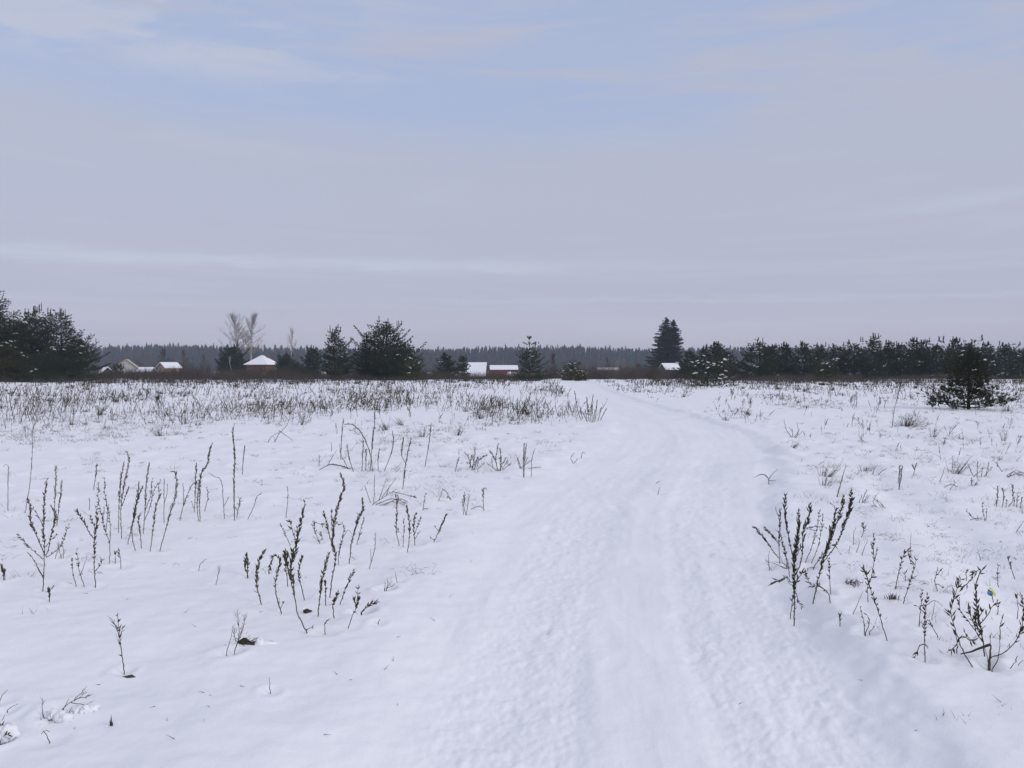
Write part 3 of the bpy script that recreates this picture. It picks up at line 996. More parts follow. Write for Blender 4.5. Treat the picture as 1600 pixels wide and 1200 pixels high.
for a in (
    (524, 519, 56, 96, 'cone', 'needle', 6, 'dark pointed pine beside the broad pine clump, left of it'),
    (489, 547, 34, 118, 'round', 'needle', 0, 'small dark round pine half hidden behind the pointed pine'),
    (603, 508, 84, 98, 'bush', 'needle', 16, 'largest dark pine with a ragged top in the middle-left clump'),
    (574, 526, 42, 100, 'cone', 'needle', 8, 'narrow pine leaning into the left flank of the largest middle-left pine'),
    (632, 540, 62, 94, 'bush', 'needle', 8, 'dark pine on the right flank of the largest middle-left pine'),
    (645, 562, 36, 90, 'round', 'needle_warm', 14, 'low yellowish pine with snow at its foot, right end of the middle-left clump'),
    (698, 557, 34, 104, 'bush', 'needle', 5, 'small dark pine left of the white barn roof'),
    (723, 559, 24, 101, 'cone', 'needle_warm', 7, 'small yellowish pine touching the white barn roof'),
    (892, 571, 32, 96, 'round', 'needle_warm', 16, 'low yellow-green pine bush with snow at the left side of the path end'),
    (908, 581, 20, 92, 'round', 'needle_warm', 12, 'smallest snowy pine bush where the path reaches the scrub'),
    (1106, 572, 76, 64, 'round', 'needle', 26, 'snow-laden mound-shaped pine standing forward of the dark row'),
    (1289, 569, 54, 84, 'round', 'needle_warm', 18, 'snow-capped yellowish mound pine in front of the dark row'),
    (362, 545, 40, 184, 'bush', 'needle', 0, 'dark conifer at the foot of the twin birches, left of the hipped-roof house'),
    (378, 563, 22, 186, 'bush', 'needle', 0, 'small dark conifer against the left wall of the hipped-roof house'),
    (448, 556, 34, 165, 'bush', 'needle', 5, 'dark conifer against the right wall of the hipped-roof house'),
    (184, 573, 24, 130, 'round', 'needle', 0, 'dark rounded conifer in front of the grey gable house'),
    (463, 570, 26, 150, 'round', 'needle', 0, 'low dark conifer between the hipped-roof house and the pointed pine'),
):
    pine('pine_tree', a[7], a[0], a[1], a[2] * 1.12, a[3], a[4], a[5], a[6], None, candles=6)
# the pine with one long bare leader
t = pine('pine_tree', 'bushy pine with one long bare leader rising from its flat crown', 827, 551, 60, 92, 'round', 'needle', 12, None, candles=3)
zt = Z_of(548, 92) - t.location.z; zl = Z_of(527, 92) - t.location.z
ld = MB(); ld.tube([(0, 0, zt * .8), (0.02, 0, zt * 1.05), (0.05, 0, zl)], [.07, .05, .02], 5)
ld.build('leader', M['bark'], t)
lt = MB()
for zz, n, r in ((zl - .05, 5, .25), (zl - .75, 6, .85), (zl - 1.55, 2, .4)):
    for q in range(n):
        a_ = q * 6.283 / n + zz
        for s in (.35, .6, .8, 1.0):
            lt.needles(np.array([[math.cos(a_) * r * s, math.sin(a_) * r * s, zz - .25 + .35 * s]]), np.array([[math.cos(a_) * .5, math.sin(a_) * .5, .9]]), 16, .2, .035, .8)
lt.build('leader_tuft', M['needle_warm'], t)

G_ROW = 'dense row of young pines on the right'
ROW = (
    (1078, 553, 34, 100, 'cone', 'needle', 3, 'small pine at the left end of the right-hand row, next to the tall spruce'),
    (1101, 546, 40, 106, 'cone', 'needle', 0, 'pine with several thin tips behind the snow-laden mound pine'),
    (1120, 537, 30, 107, 'cone', 'needle', 0, 'pointed pine rising behind the right shoulder of the snow-laden mound pine'),
    (1137, 553, 40, 98, 'bush', 'needle_warm', 8, 'yellowish low pine right of the snow-laden mound pine'),
    (1186, 538, 56, 97, 'bush', 'needle', 12, 'broad dark pine right of the gap in the right-hand row'),
    (1207, 542, 38, 103, 'cone', 'needle', 6, 'pine leaning on the right flank of the broad pine by the gap'),
    (1228, 540, 36, 105, 'cone', 'needle', 5, 'slim upright pine left of the snow-capped mound pine, nearer the broad pine'),
    (1256, 539, 42, 102, 'cone', 'needle', 5, 'full conical pine left of the snow-capped mound pine'),
    (1281, 543, 40, 106, 'cone', 'needle', 4, 'pine directly behind the snow-capped mound pine'),
    (1307, 544, 40, 103, 'cone', 'needle', 6, 'pine just right of the snow-capped mound pine'),
    (1334, 540, 44, 101, 'bush', 'needle', 9, 'wide bushy pine left of the highest tip in the right-hand row'),
    (1366, 529, 46, 100, 'cone', 'needle', 9, 'highest-tipped pine of the right-hand row'),
    (1388, 537, 36, 103, 'cone', 'needle', 7, 'pine pressed against the right side of the highest-tipped pine'),
    (1407, 541, 44, 101, 'bush', 'needle', 12, 'wide snow-flecked pine between the highest-tipped pine and the forked one'),
    (1427, 533, 34, 104, 'cone', 'needle', 7, 'forked pine standing above the wide snow-flecked pine'),
    (1443, 536, 36, 106, 'cone', 'needle', 5, 'pine right of the forked pine, nearly as high'),
    (1463, 541, 42, 101, 'bush', 'needle', 11, 'bushy pine behind the left side of the near spreading pine'),
    (1492, 532, 40, 103, 'cone', 'needle', 8, 'thin-tipped high pine behind the near spreading pine'),
    (1512, 539, 42, 105, 'cone', 'needle', 7, 'pine exactly behind the top of the near spreading pine'),
    (1540, 539, 42, 103, 'cone', 'needle', 9, 'pine behind the right side of the near spreading pine'),
    (1571, 541, 44, 102, 'cone', 'needle', 8, 'pine second from the right edge of the photo in the dark row'),
    (1598, 551, 50, 98, 'bush', 'needle', 5, 'low dark pine at the right edge of the photo'),
    (1640, 541, 50, 104, 'cone', 'needle', 5, 'pine of the dark row just past the right edge of the photo'),
)
for a in ROW:
    pine('pine_tree', a[7], a[0], a[1], a[2] * 1.3, a[3], a[4], a[5], a[6], G_ROW, candles=6)

pine('pine_tree', 'near dark pine with a wide ragged skirt spreading on the snow at right', 1514, 548, 120, 29.6, 'skirt', 'needle', 14, None, candles=3, fine=1.25, dens=.60, z0=0.03, irr=0.6, fill=1.3, up0=0.30, per=5.2)

spruce(1044, 496, 70, 215)

bare_tree('birch_tree', 'taller pale bare birch, left one of the pair over the hipped-roof house', 370, 489, 58, 205, M['birch'], M['birch_twig'], .34, 12, 'pair of bare birches')
bare_tree('birch_tree', 'pale bare birch with dense twigs, right one of the pair over the hipped-roof house', 393, 489, 56, 208, M['birch'], M['birch_twig'], .36, 12, 'pair of bare birches')
bare_tree('birch_tree', 'thin faint bare birch right of the hipped-roof house', 456, 512, 20, 225, M['birch'], M['birch_twig'], .5, 5, dens=.5)
bare_tree('birch_tree', 'leaning pale birch stem among dark conifers left of the hipped-roof house', 366, 556, 12, 168, M['birch'], M['birch_twig'], .7, 3, rtrunk=.10, lean=-1.4, dens=.3)
bare_tree('bare_tree', 'dark bare tree with a broom-like head above the peach house', 257, 544, 24, 190, M['dark_twig'], M['dark_twig'], .3, 9)
bare_tree('bare_tree', 'thin dark bare tree right of the peach house', 287, 546, 16, 190, M['dark_twig'], M['dark_twig'], .25, 7, dens=.7)
bare_tree('bare_tree', 'faint bare tree between the peach house and the birches', 318, 552, 18, 195, M['dark_twig'], M['dark_twig'], .3, 6, dens=.6)
bare_tree('bare_tree', 'dark bare tree right of the pine with the long leader', 864, 552, 22, 170, M['dark_twig'], M['dark_twig'], .2, 9)
bare_tree('birch_tree', 'small pale-stemmed birch beside the low grey roof, left of its twin', 965, 561, 14, 215, M['birch'], M['birch_twig'], .5, 5, 'small birches by the low grey roof', rtrunk=.13, dens=.5)
bare_tree('birch_tree', 'small pale-stemmed birch nearer the tall spruce than its twin', 975, 560, 12, 215, M['birch'], M['birch_twig'], .5, 5, 'small birches by the low grey roof', rtrunk=.13, dens=.5)
bare_tree('bare_tree', 'rounded dark bare shrub tree between the small birches and the tall spruce', 997, 568, 30, 180, M['dark_twig'], M['dark_twig'], .1, 12, dens=1.3)
bare_tree('bare_tree', 'grey bare tree left of the low grey roof', 897, 562, 24, 260, M['dark_twig'], M['dark_twig'], .2, 9)
bare_tree('bare_tree', 'grey bare tree behind the low grey roof', 949, 558, 12, 260, M['dark_twig'], M['dark_twig'], .2, 6)

# ------------------------------------------------------------------ buildings


def gable_house(name, label, px, d, width, depth, z_eave, z_ridge, rot, wall, roof, cat='house', zg=None, over=.35, windows=(), chimney=None, snow=None, door=None, trim=None):
    """gabled house; local x runs along the ridge; roof planes are slabs"""
    x = X_of(px, d); g = hz(x, d) if zg is None else zg
    root = tag(empty(name, (x, d, g)), label, cat)
    root.rotation_euler.z = rot
    ze, zr = z_eave - g, z_ridge - g
    hw, hd = width / 2, depth / 2
    w = MB()
    V = [(-hw, -hd, -.3), (hw, -hd, -.3), (hw, hd, -.3), (-hw, hd, -.3), (-hw, -hd, ze), (hw, -hd, ze), (hw, hd, ze), (-hw, hd, ze), (-hw, 0, zr - .05), (hw, 0, zr - .05)]
    w.add(V, [(4, 7, 8), (5, 9, 6)], [(0, 1, 5, 4), (2, 3, 7, 6), (1, 2, 6, 5), (3, 0, 4, 7)])
    w.build('wall', M[wall], root)
    r = MB(); sl = (zr - ze) / hd
    def slab(sgn, lo, hi, ext, dy):
        y1 = sgn * (hd + dy); z1 = ze - sl * dy
        V = [(-hw - ext, 0, zr + lo), (hw + ext, 0, zr + lo), (hw + ext, y1, z1 + lo), (-hw - ext, y1, z1 + lo), (-hw - ext, 0, zr + hi), (hw + ext, 0, zr + hi), (hw + ext, y1, z1 + hi), (-hw - ext, y1, z1 + hi)]
        return V
    Fs = [(0, 1, 2, 3), (4, 5, 6, 7), (0, 1, 5, 4), (1, 2, 6, 5), (2, 3, 7, 6), (3, 0, 4, 7)]
    for sgn in (-1, 1): r.add(slab(sgn, 0.0, .14, over, over), None, Fs)
    ro = r.build('roof', M[roof], root)
    if snow:
        s = MB()
        for sgn in (-1, 1): s.add(slab(sgn, .145, .34, over - .04, over - .05), None, Fs)
        s.build('snow_cover', M[snow], ro)
    if trim:
        tb = MB()
        for sgn in (-1, 1):
            tb.tube([(hw + over + .03, 0, zr + .1), (hw + over + .03, sgn * (hd + over), ze - sl * over + .1)], .09, 4)
        tb.build('barge_board', M[trim], root)
    for (wx, wz, ww, wh) in windows:
        b = MB(); b.box(wx - ww / 2 - .08, wx + ww / 2 + .08, -hd - .06, -hd + .03, wz - wh / 2 - .08, wz + wh / 2 + .08)
        f = b.build('window', M['white_paint'], root)
        b = MB(); b.box(wx - ww / 2, wx + ww / 2, -hd - .08, -hd - .055, wz - wh / 2, wz + wh / 2)
        b.build('pane', M['glass'], f)
    if door:
        b = MB(); b.box(door[0] - .45, door[0] + .45, -hd - .05, -hd + .03, 0, 2.0); b.build('door', M['dark_boards'], root)
    if chimney:
        b = MB(); b.box(chimney[0] - .28, chimney[0] + .28, -.28, .28, zr - .3, zr + chimney[1]); b.box(chimney[0] - .34, chimney[0] + .34, -.34, .34, zr + chimney[1], zr + chimney[1] + .1)
        b.build('chimney', M['roof_frost'], root)
    return root


def hip_house():
    d = 175.0; x0, x1 = X_of(386, d), X_of(434, d)
    cx = (x0 + x1) / 2; g = hz(cx, d)
    root = tag(empty('house', (cx, d, g)), 'brown brick house with a white snow-covered hipped roof left of centre', 'house')
    root.rotation_euler.z = math.radians(-14)
    w = (x1 - x0) / 2 * .86; e = Z_of(571, d) - g; r = Z_of(555, d) - g
    b = MB(); b.box(-w + .55, w - .55, -w + .55, w - .55, -.3, e - .02); b.build('wall', M['brick'], root)
    k = .25
    F4 = [(0, 1, 5, 4), (2, 3, 4, 5)]; F3 = [(1, 2, 5), (3, 0, 4)]
    b = MB(); b.box(-w, w, -w, w, e, e + .18); rf = b.build('roof', M['roof_tile'], root)
    z0 = e + .19
    b = MB(); b.add([(-w, -w, z0), (w, -w, z0), (w, w, z0), (-w, w, z0), (-k, 0, r), (k, 0, r)], F3, F4)
    b.build('snow_cover', M['snow_load'], rf)
    b = MB(); b.box(w * .22, w * .34, w * .1, w * .22, e + .8, r - .25); b.build('chimney', M['grey_boards'], rf)
    for wx in (-1.3, .6, 1.7):
        b = MB(); b.box(wx - .5, wx + .5, -w + .48, -w + .58, 1.0, 2.3); f = b.build('window', M['white_paint'], root)
        b = MB(); b.box(wx - .4, wx + .4, -w + .455, -w + .475, 1.1, 2.2); b.build('pane', M['glass'], f)


hip_house()
gable_house('house', 'grey frosted-roof gable house with yellow trim left of the peach house', 199, 205, 5.0, 6.4, Z_of(577, 205), Z_of(562, 205), math.radians(-70), 'roof_frost', 'roof_frost', trim='trim', over=.35)
gable_house('shed', 'low shed with flat pale snowy roof between the grey gable house and peach house', 229, 200, 3.2, 3.0, Z_of(581, 200), Z_of(575.5, 200), 0, 'grey_boards', 'dark_boards', 'shed', snow='snow_load')
gable_house('house', 'small peach-walled house with a snowy roof left of the birches', 264, 185, 4.0, 3.2, Z_of(575, 185), Z_of(568, 185), math.radians(58), 'peach', 'roof_tile', snow='snow_load', windows=((0.0, 1.5, .9, 1.0),))
gable_house('shed', 'little snow-roofed shed at the right end of the left pine clump', 166, 160, 2.2, 2.2, Z_of(583, 160), Z_of(575, 160), math.radians(-50), 'dark_boards', 'dark_boards', 'shed', snow='snow_load')
gable_house('barn', 'barn showing one large steep white snow-covered roof plane', 746, 165, 3.7, 5.4, Z_of(588, 165), Z_of(568.5, 165), math.radians(-4), 'grey_boards', 'roof_tile', 'barn', snow='snow_load', over=.25)
gable_house('shed', 'long red-brown shed with a strip of snow on its roof', 787, 160, 5.6, 3.6, Z_of(578.5, 160), Z_of(573, 160), math.radians(3), 'red_boards', 'dark_boards', 'shed', snow='snow_load', over=.2)
gable_house('cottage', 'dark cottage with a white snowy roof and thin chimney below the tall spruce', 1046, 180, 3.4, 3.6, Z_of(577.5, 180), Z_of(569.5, 180), math.radians(14), 'dark_boards', 'dark_boards', 'cottage', snow='snow_load', chimney=(1.9, .5))
gable_house('shed', 'low grey shed roof lying in the scrub left of the small birches', 950, 210, 5.2, 4.0, Z_of(578, 210), Z_of(575, 210), 0, 'grey_boards', 'roof_frost', 'shed')
# snow heaped against the red shed's right end
sn = MB(); sn.blobs([(0, 0, .35), (.8, .1, .3), (1.5, 0, .15)], np.array([.65, .8, .6]), np.array([.55, .5, .35]))
sx = X_of(798, 156)
tag(sn.build('snow_heap', M['snow_load'], None, True, (sx, 156, Z_of(586, 156) - .3)), 'white heap of snow against the right end of the red-brown shed', 'snow heap')

# ------------------------------------------------------------------ dry weeds standing in the snow


def resample(P, step):
    """Catmull-Rom through 2D points, then an even walk along it"""
    P = np.asarray(P, float)
    if len(P) > 2:
        Q = np.vstack([2 * P[0] - P[1], P, 2 * P[-1] - P[-2]])
        out = []
        for i in range(1, len(Q) - 2):
            t = np.linspace(0, 1, 10, endpoint=False)[:, None]
            p0, p1, p2, p3 = Q[i - 1], Q[i], Q[i + 1], Q[i + 2]
            out.append(0.5 * (2 * p1 + (p2 - p0) * t + (2 * p0 - 5 * p1 + 4 * p2 - p3) * t ** 2 + (3 * p1 - p0 - 3 * p2 + p3) * t ** 3))
        P = np.vstack(out + [P[-1:]])
    s = np.concatenate([[0], np.cumsum(np.linalg.norm(np.diff(P, axis=0), axis=1))])
    n = max(3, int(s[-1] / step) + 1)
    u = np.linspace(0, s[-1], n)
    return np.column_stack([np.interp(u, s, P[:, 0]), np.interp(u, s, P[:, 1])])


# style: (bare fraction at the foot, seed spacing m, seed length, seed width, tilt, stem radius m, pairs)
STYLE = {
    'spike': (.12, .0165, .028, .0108, .55, .0032, 2),     # thick seed spike
    'dense': (.04, .0135, .029, .0115, .58, .0035, 2),
    'thin':  (.20, .019, .019, .0074, .50, .0027, 1),
    'loose': (.08, .026, .025, .0090, .75, .0026, 2),
    'bare':  (1.0, .05, .02, .006, .5, .0026, 1),
    'twig':  (1.0, .05, .02, .006, .5, .0020, 1),
    'leafy': (.18, .021, .036, .0108, .85, .0029, 2),
    'bud':   (.62, .014, .036, .0130, .55, .0025, 3),
    'wisp':  (.20, .016, .035, .0028, .65, .0019, 2),
    'stub':  (.0, .008, .024, .008, .45, .003, 3),
    'stick': (1.0, .05, .02, .006, .5, .0075, 1),
}


def seeds_along(P3, style, mb, thick=1.0, droop=False):
    f0, sp, ln, wd, tilt, r, k = STYLE[style]
    if f0 >= 1: return False
    seg = np.linalg.norm(np.diff(P3, axis=0), axis=1); s = np.concatenate([[0], np.cumsum(seg)])
    Lt = s[-1]
    if Lt < .03: return False
    u = f0 * Lt; pp, dd, ll, ww = [], [], [], []
    while u < Lt:
        c = np.array([np.interp(u, s, P3[:, q]) for q in range(3)])
        c2 = np.array([np.interp(min(Lt, u + .02), s, P3[:, q]) for q in range(3)]); c1 = np.array([np.interp(max(0, u - .02), s, P3[:, q]) for q in range(3)])
        t = (c2 - c1); t /= np.linalg.norm(t) + 1e-9
        f = u / Lt
        fat = (0.55 + 0.65 * min(1, max(0, (f - f0) / .35))) * (1.0 if f < .93 else .75) * thick
        for _ in range(k if f > f0 + .15 else max(1, k - 1)):
            o = rng.normal(size=3); o -= o.dot(t) * t; o /= np.linalg.norm(o) + 1e-9
            d = t + o * tilt * rng.uniform(.5, 1.3)
            if droop: d[2] -= .8
            pp.append(c); dd.append(d); ll.append(ln * fat * rng.uniform(.7, 1.25)); ww.append(wd * fat * rng.uniform(.75, 1.25))
        u += sp * (1.7 if f < f0 + .25 else 1.0) * rng.uniform(.55, 1.5)
    mb.leaves(np.array(pp), np.array(dd), np.array(ll), np.array(ww))
    return True


def weed(label, crop, stems, name='dry_weed', cat='weed', group=None, seed_mat='seed', stem_mat='stem', thick=1.0):
    """stems: (style, x0, y0, x1, y1, ...) in the coordinates of a photo crop; a leading '+' branches off an earlier stem"""
    ox, oy, sc = crop
    root = None; seen = []
    s_mat = 'seed_brown' if seed_mat == 'seed' and rnd.random() < .35 else seed_mat
    for st in stems:
        style = st[0]; att = style.startswith('+'); style = style.lstrip('+')
        P = np.array(st[1:], float).reshape(-1, 2) / sc + (ox, oy)
        if att and seen:
            best = min(((np.linalg.norm(q2 - P[0], axis=1).min(), q2, q3) for q2, q3 in seen), key=lambda a: a[0])
            i = int(np.linalg.norm(best[1] - P[0], axis=1).argmin())
            Y0 = best[2][i, 1]
            P = np.vstack([best[1][i:i + 1], P]) if np.linalg.norm(best[1][i] - P[0]) > .8 else np.vstack([best[1][i:i + 1], P[1:]])
        else:
            g = on_ground(P[0, 0], P[0, 1]); Y0 = g[1]
        px_m = Y0 / FPX
        Q = resample(P, max(1.6, .016 / px_m))
        arc = np.concatenate([[0], np.cumsum(np.linalg.norm(np.diff(Q, axis=0), axis=1))]) * px_m
        sl = rng.normal() * (.16 if not att else .35)
        P3 = np.array([at_depth(q[0], q[1], Y0 + sl * a) for q, a in zip(Q, arc)])
        if root is None:
            base = P3[0].copy(); base[2] = hz(base[0], base[1])
            root = tag(empty(name, tuple(base)), label, cat, group)
        if not att and Y0 < 16: DIMPLES.append((P3[0, 0], P3[0, 1], rnd.uniform(.006, .016), rnd.uniform(.035, .075)))
        seen.append((Q, P3))
        L3 = P3 - base
        r = STYLE[style][5]
        r = max(r, .00042 * Y0)
        jit = rng.normal(size=(len(L3), 3)) * r * (.5 if style != 'stick' else .12); jit[0] = 0
        line = L3 + jit
        if not att:
            line = np.vstack([line[:1] + [0, 0, -.06], line])
        mb = MB(); mb.tube(line, np.linspace(r * 1.1, r * .45, len(line)), 5)
        sb = MB(); has = seeds_along(L3, style, sb, thick)
        if has and sb.n < 6 * 14:          # a few scattered buds stay with their stem
            seeds_n = np.vstack(sb.v); mb.add(seeds_n, np.vstack(sb.f3)); has = False
        so = mb.build('stem', M[stem_mat], root)
        if has:
            sb.build('seed_head', M[s_mat], so)
    return root


A = (0, 640, 4.0); B = (360, 640, 3.1575); CC = (380, 740, 4.614)
R = (1140, 740, 3.478); R2 = (1170, 740, 5.0); LL = (0, 920, 3.478); Q5 = (1480, 860, 6.0)
E5 = (1100, 580, 3.2); P4 = (700, 580, 2.667); F1 = (0, 0, 1.0)
GW = 'dry weeds in the foreground left of the path'
GR = 'dry weeds in the foreground right of the path'

# --- left of the path, far left to the path edge
weed('thin weed stalk hooked over at the top, at the far left edge', A, [('thin', 50, 625, 50, 460, 53, 365, 40, 343, 22, 357)], group=GW)
weed('very tall thin straight weed stalk near the left edge', A, [('thin', 155, 655, 185, 480, 200, 300, 203, 130)], group=GW)
weed('large candelabra-shaped weed with a thick middle spike, nearest big plant on the left', A, [
    ('spike', 268, 1128, 278, 900, 272, 700, 276, 560, 290, 440), ('+spike', 280, 905, 230, 790, 190, 700, 185, 600, 168, 552),
    ('+loose', 262, 930, 165, 840, 110, 770), ('+thin', 265, 1040, 205, 930, 168, 890), ('+spike', 296, 900, 330, 740, 350, 660, 315, 600),
    ('+loose', 300, 920, 385, 840, 430, 720), ('+loose', 285, 860, 325, 810, 360, 778), ('+loose', 268, 720, 235, 660, 200, 615), ('+thin', 270, 1060, 232, 985)], group=GW)
weed('tall pair of thick-topped stalks just behind the candelabra-shaped weed', A, [('spike', 338, 690, 345, 500, 350, 355), ('spike', 355, 720, 375, 560, 390, 440), ('+thin', 345, 660, 320, 600)], group=GW)
weed('branching weed with a long arm leaning left, right of the candelabra-shaped weed', A, [
    ('spike', 597, 1110, 588, 950, 592, 800, 605, 700, 600, 600), ('+spike', 578, 800, 520, 700, 478, 628), ('+loose', 598, 780, 585, 720, 562, 662), ('+loose', 592, 1010, 630, 970, 640, 935)], group=GW)
weed('weed with many upright tips behind the left-leaning branching weed', A, [
    ('loose', 685, 955, 685, 840, 650, 740, 632, 640, 612, 560, 618, 460), ('+loose', 660, 760, 672, 640, 655, 520, 652, 430), ('+loose', 685, 840, 690, 745, 675, 600), ('+thin', 640, 690, 652, 610)], group=GW)
weed('short single spike standing alone behind the many-tipped weed', A, [('spike', 585, 500, 597, 420, 605, 345)], group=GW)
weed('tiny spike left of the many-tipped weed', A, [('thin', 558, 625, 562, 590, 556, 548)], group=GW)
weed('tall paired spikes with wavy tips left of the row of five leaning stalks', A, [
    ('spike', 740, 770, 744, 600, 752, 460, 773, 330), ('spike', 760, 797, 755, 620, 780, 450, 805, 330, 793, 265), ('+spike', 762, 600, 785, 540, 802, 490)], group=GW)
weed('leftmost of the row of dark leaning stalks, with a crumb of earth at its foot', A, [('spike', 845, 880, 825, 770, 850, 600, 890, 480), ('spike', 800, 838, 825, 720, 850, 600, 868, 455)], group=GW)
weed('tallest of the row of dark leaning stalks, forked low down', A, [('spike', 885, 865, 875, 770, 865, 690, 880, 655), ('spike', 895, 770, 908, 600, 915, 450, 935, 335), ('+loose', 905, 690, 940, 600, 960, 510, 1005, 438), ('+loose', 910, 620, 940, 540, 952, 430)], group=GW)
weed('middle stalk of the row of dark leaning stalks, straight and slanting right', A, [('spike', 940, 880, 958, 730, 975, 600, 1000, 535), ('+loose', 985, 570, 995, 520, 990, 470)], group=GW)
weed('rightmost of the row of dark leaning stalks, its tip bent to the left', A, [('spike', 1000, 880, 1060, 660, 1102, 510, 1098, 395, 1066, 390)], group=GW)
weed('pale thin stalk standing behind the row of dark leaning stalks', A, [('thin', 1025, 700, 1025, 560, 1025, 430), ('+thin', 1025, 590, 1045, 520, 1048, 465)], group=GW)
weed('thin arching stalk with a small upright side twig left of the dark crooked weed', A, [('loose', 1125, 690, 1150, 590, 1195, 480, 1228, 452), ('+thin', 1145, 590, 1148, 520, 1142, 458)], group=GW)
weed('dark crooked weed with a thick tip bending right, back left', A, [('dense', 1250, 698, 1248, 520, 1258, 400, 1292, 350, 1310, 262, 1326, 212), ('spike', 1215, 640, 1222, 480, 1227, 330), ('spike', 1240, 690, 1232, 580, 1245, 440), ('+loose', 1208, 610, 1200, 580)], group=GW)
weed('short faint stalk right of the dark crooked weed', A, [('loose', 1280, 632, 1300, 545, 1290, 482)], group=GW)
weed('stalk with its top bent flat to the left, between two tall stalks', A, [('thin', 1402, 678, 1395, 560, 1382, 440, 1340, 420, 1308, 395), ('+thin', 1402, 600, 1430, 545)], group=GW)
weed('tallest lone stalk of the left field, straight with a knobbly tip', A, [('thin', 1465, 685, 1460, 480, 1470, 300, 1455, 170, 1465, 85), ('spike', 1466, 690, 1464, 400, 1466, 280, 1454, 120)], group=GW)
weed('short lone spike far behind the tallest lone stalk', A, [('spike', 1515, 400, 1522, 300, 1529, 228)], group=GW)
weed('small dark bushy sprig at the foot of the tallest lone stalk', A, [('leafy', 1480, 675, 1490, 620, 1503, 550), ('+loose', 1488, 640, 1470, 610)], group=GW)
weed('small weed of two short thick spikes left of the arched foreground weeds', CC, [('dense', 30, 745, 32, 660, 20, 578), ('dense', 35, 740, 15, 680, 10, 612)], group=GW)
weed('stubby brown tuft cut by the left photo edge', A, [('stub', 22, 1060, 18, 1020, 10, 972), ('stub', 30, 1055, 28, 1000)], group=GW)
weed('small brown sprig standing below the candelabra-shaped weed', A, [('stub', 308, 1195, 310, 1160, 302, 1120), ('+loose', 308, 1140, 335, 1095), ('+loose', 308, 1135, 285, 1140)], group=GW)
weed('slim left one of two wispy stalks between the candelabra-shaped and the left-leaning weed', A, [('loose', 475, 1095, 455, 1010, 450, 925)], group=GW)
weed('slim right one of two wispy stalks between the candelabra-shaped and the left-leaning weed', A, [('loose', 525, 1100, 495, 1000, 478, 880), ('+twig', 505, 1030, 545, 915)], group=GW)
weed('pair of short tufted stalks in front of the paired tall spikes', A, [('leafy', 755, 982, 752, 930, 745, 885), ('leafy', 720, 955, 722, 890)], group=GW)
weed('pale feathery grass wisp in the open snow left of the two short thick spikes', A, [('wisp', 1350, 1090, 1362, 1040, 1372, 985)], seed_mat='pale_stem', group=GW)
weed('slanting twig lying low in the middle of the left field', A, [('thin', 1243, 1000, 1250, 970, 1278, 940)], group=GW)
weed('crushed grass clump behind the right arm of the candelabra-shaped weed', A, [('wisp', 385, 925, 370, 880, 360, 835), ('wisp', 395, 925, 400, 880, 385, 845), ('wisp', 375, 920, 405, 890), ('wisp', 345, 925, 365, 870)], seed_mat='pale_stem', group=GW)
# --- the group in the middle foreground
weed('tall forking dark weed with a long curved foot, in front of the middle group', CC, [
    ('spike', 460, 1150, 420, 1070, 390, 1000, 372, 890, 345, 790, 345, 680, 378, 540, 402, 400, 430, 300, 446, 202), ('+spike', 335, 760, 318, 650, 300, 565),
    ('+spike', 372, 880, 362, 800, 352, 728), ('+loose', 376, 480, 352, 400, 333, 328), ('+spike', 350, 640, 330, 590, 305, 570), ('spike', 320, 800, 310, 700, 303, 610), ('+loose', 380, 560, 390, 420, 384, 380),
    ('+loose', 455, 1130, 492, 1108), ('+dense', 345, 690, 360, 600, 355, 550)], group=GW, thick=1.1)
weed('slanting short spike left of the tall forking weed', CC, [('loose', 338, 512, 300, 430, 270, 368)], group=GW)
weed('slightly bowed dark stalk, second from the left in the middle group', CC, [('dense', 130, 938, 98, 790, 105, 660, 155, 552), ('+loose', 110, 860, 75, 845)], group=GW)
weed('cane-shaped weed with its tip hanging down, left of the tall forking weed', CC, [('spike', 275, 1002, 237, 870, 235, 760, 266, 640, 236, 592, 205, 622, 183, 722), ('+loose', 265, 985, 288, 930), ('+loose', 255, 960, 262, 900)], group=GW)
weed('slim stalk just right of the tall forking weed', CC, [('spike', 440, 905, 402, 740, 408, 680, 428, 592)], group=GW)
weed('stout leaning dark stalk right of the centre of the middle group', CC, [('dense', 540, 1025, 556, 860, 576, 720, 616, 582)], group=GW)
weed('tallest weed of the middle group with a wavy tip and three arms', CC, [
    ('dense', 625, 880, 645, 730, 668, 600, 645, 520, 652, 400, 680, 240, 726, 90, 703, 5), ('+spike', 640, 515, 610, 400, 580, 282), ('+loose', 642, 490, 640, 380, 633, 245), ('+loose', 672, 350, 690, 375)], group=GW)
weed('weed with an arched arm between the wavy-tipped and the triple-topped weed', CC, [('loose', 685, 655, 690, 570, 716, 470, 725, 380, 705, 350), ('+twig', 716, 465, 758, 405, 780, 435), ('+spike', 690, 590, 700, 520)], group=GW)
weed('triple-topped dark weed at the right rear of the middle group', CC, [('dense', 765, 645, 782, 500, 820, 350, 862, 262, 855, 180), ('+loose', 798, 430, 835, 282), ('loose', 822, 500, 845, 420, 872, 308), ('+leafy', 830, 480, 840, 440)], group=GW)
weed('right-slanting spike with a thick head in the front right of the middle group', CC, [('spike', 700, 937, 742, 820, 794, 703)], group=GW)
weed('little upright spike below the right-slanting thick-headed spike', CC, [('spike', 655, 1035, 648, 940, 684, 855)], group=GW)
weed('short bent-tipped stalk just right of the stout leaning stalk', CC, [('spike', 594, 945, 592, 790, 572, 783)], group=GW)
weed('weed with a dark knot of leaves half way up, right front of the middle group', CC, [('loose', 758, 1112, 790, 1020, 818, 950, 832, 798), ('+stub', 808, 940, 800, 905), ('+dense', 818, 975, 826, 900)], group=GW)
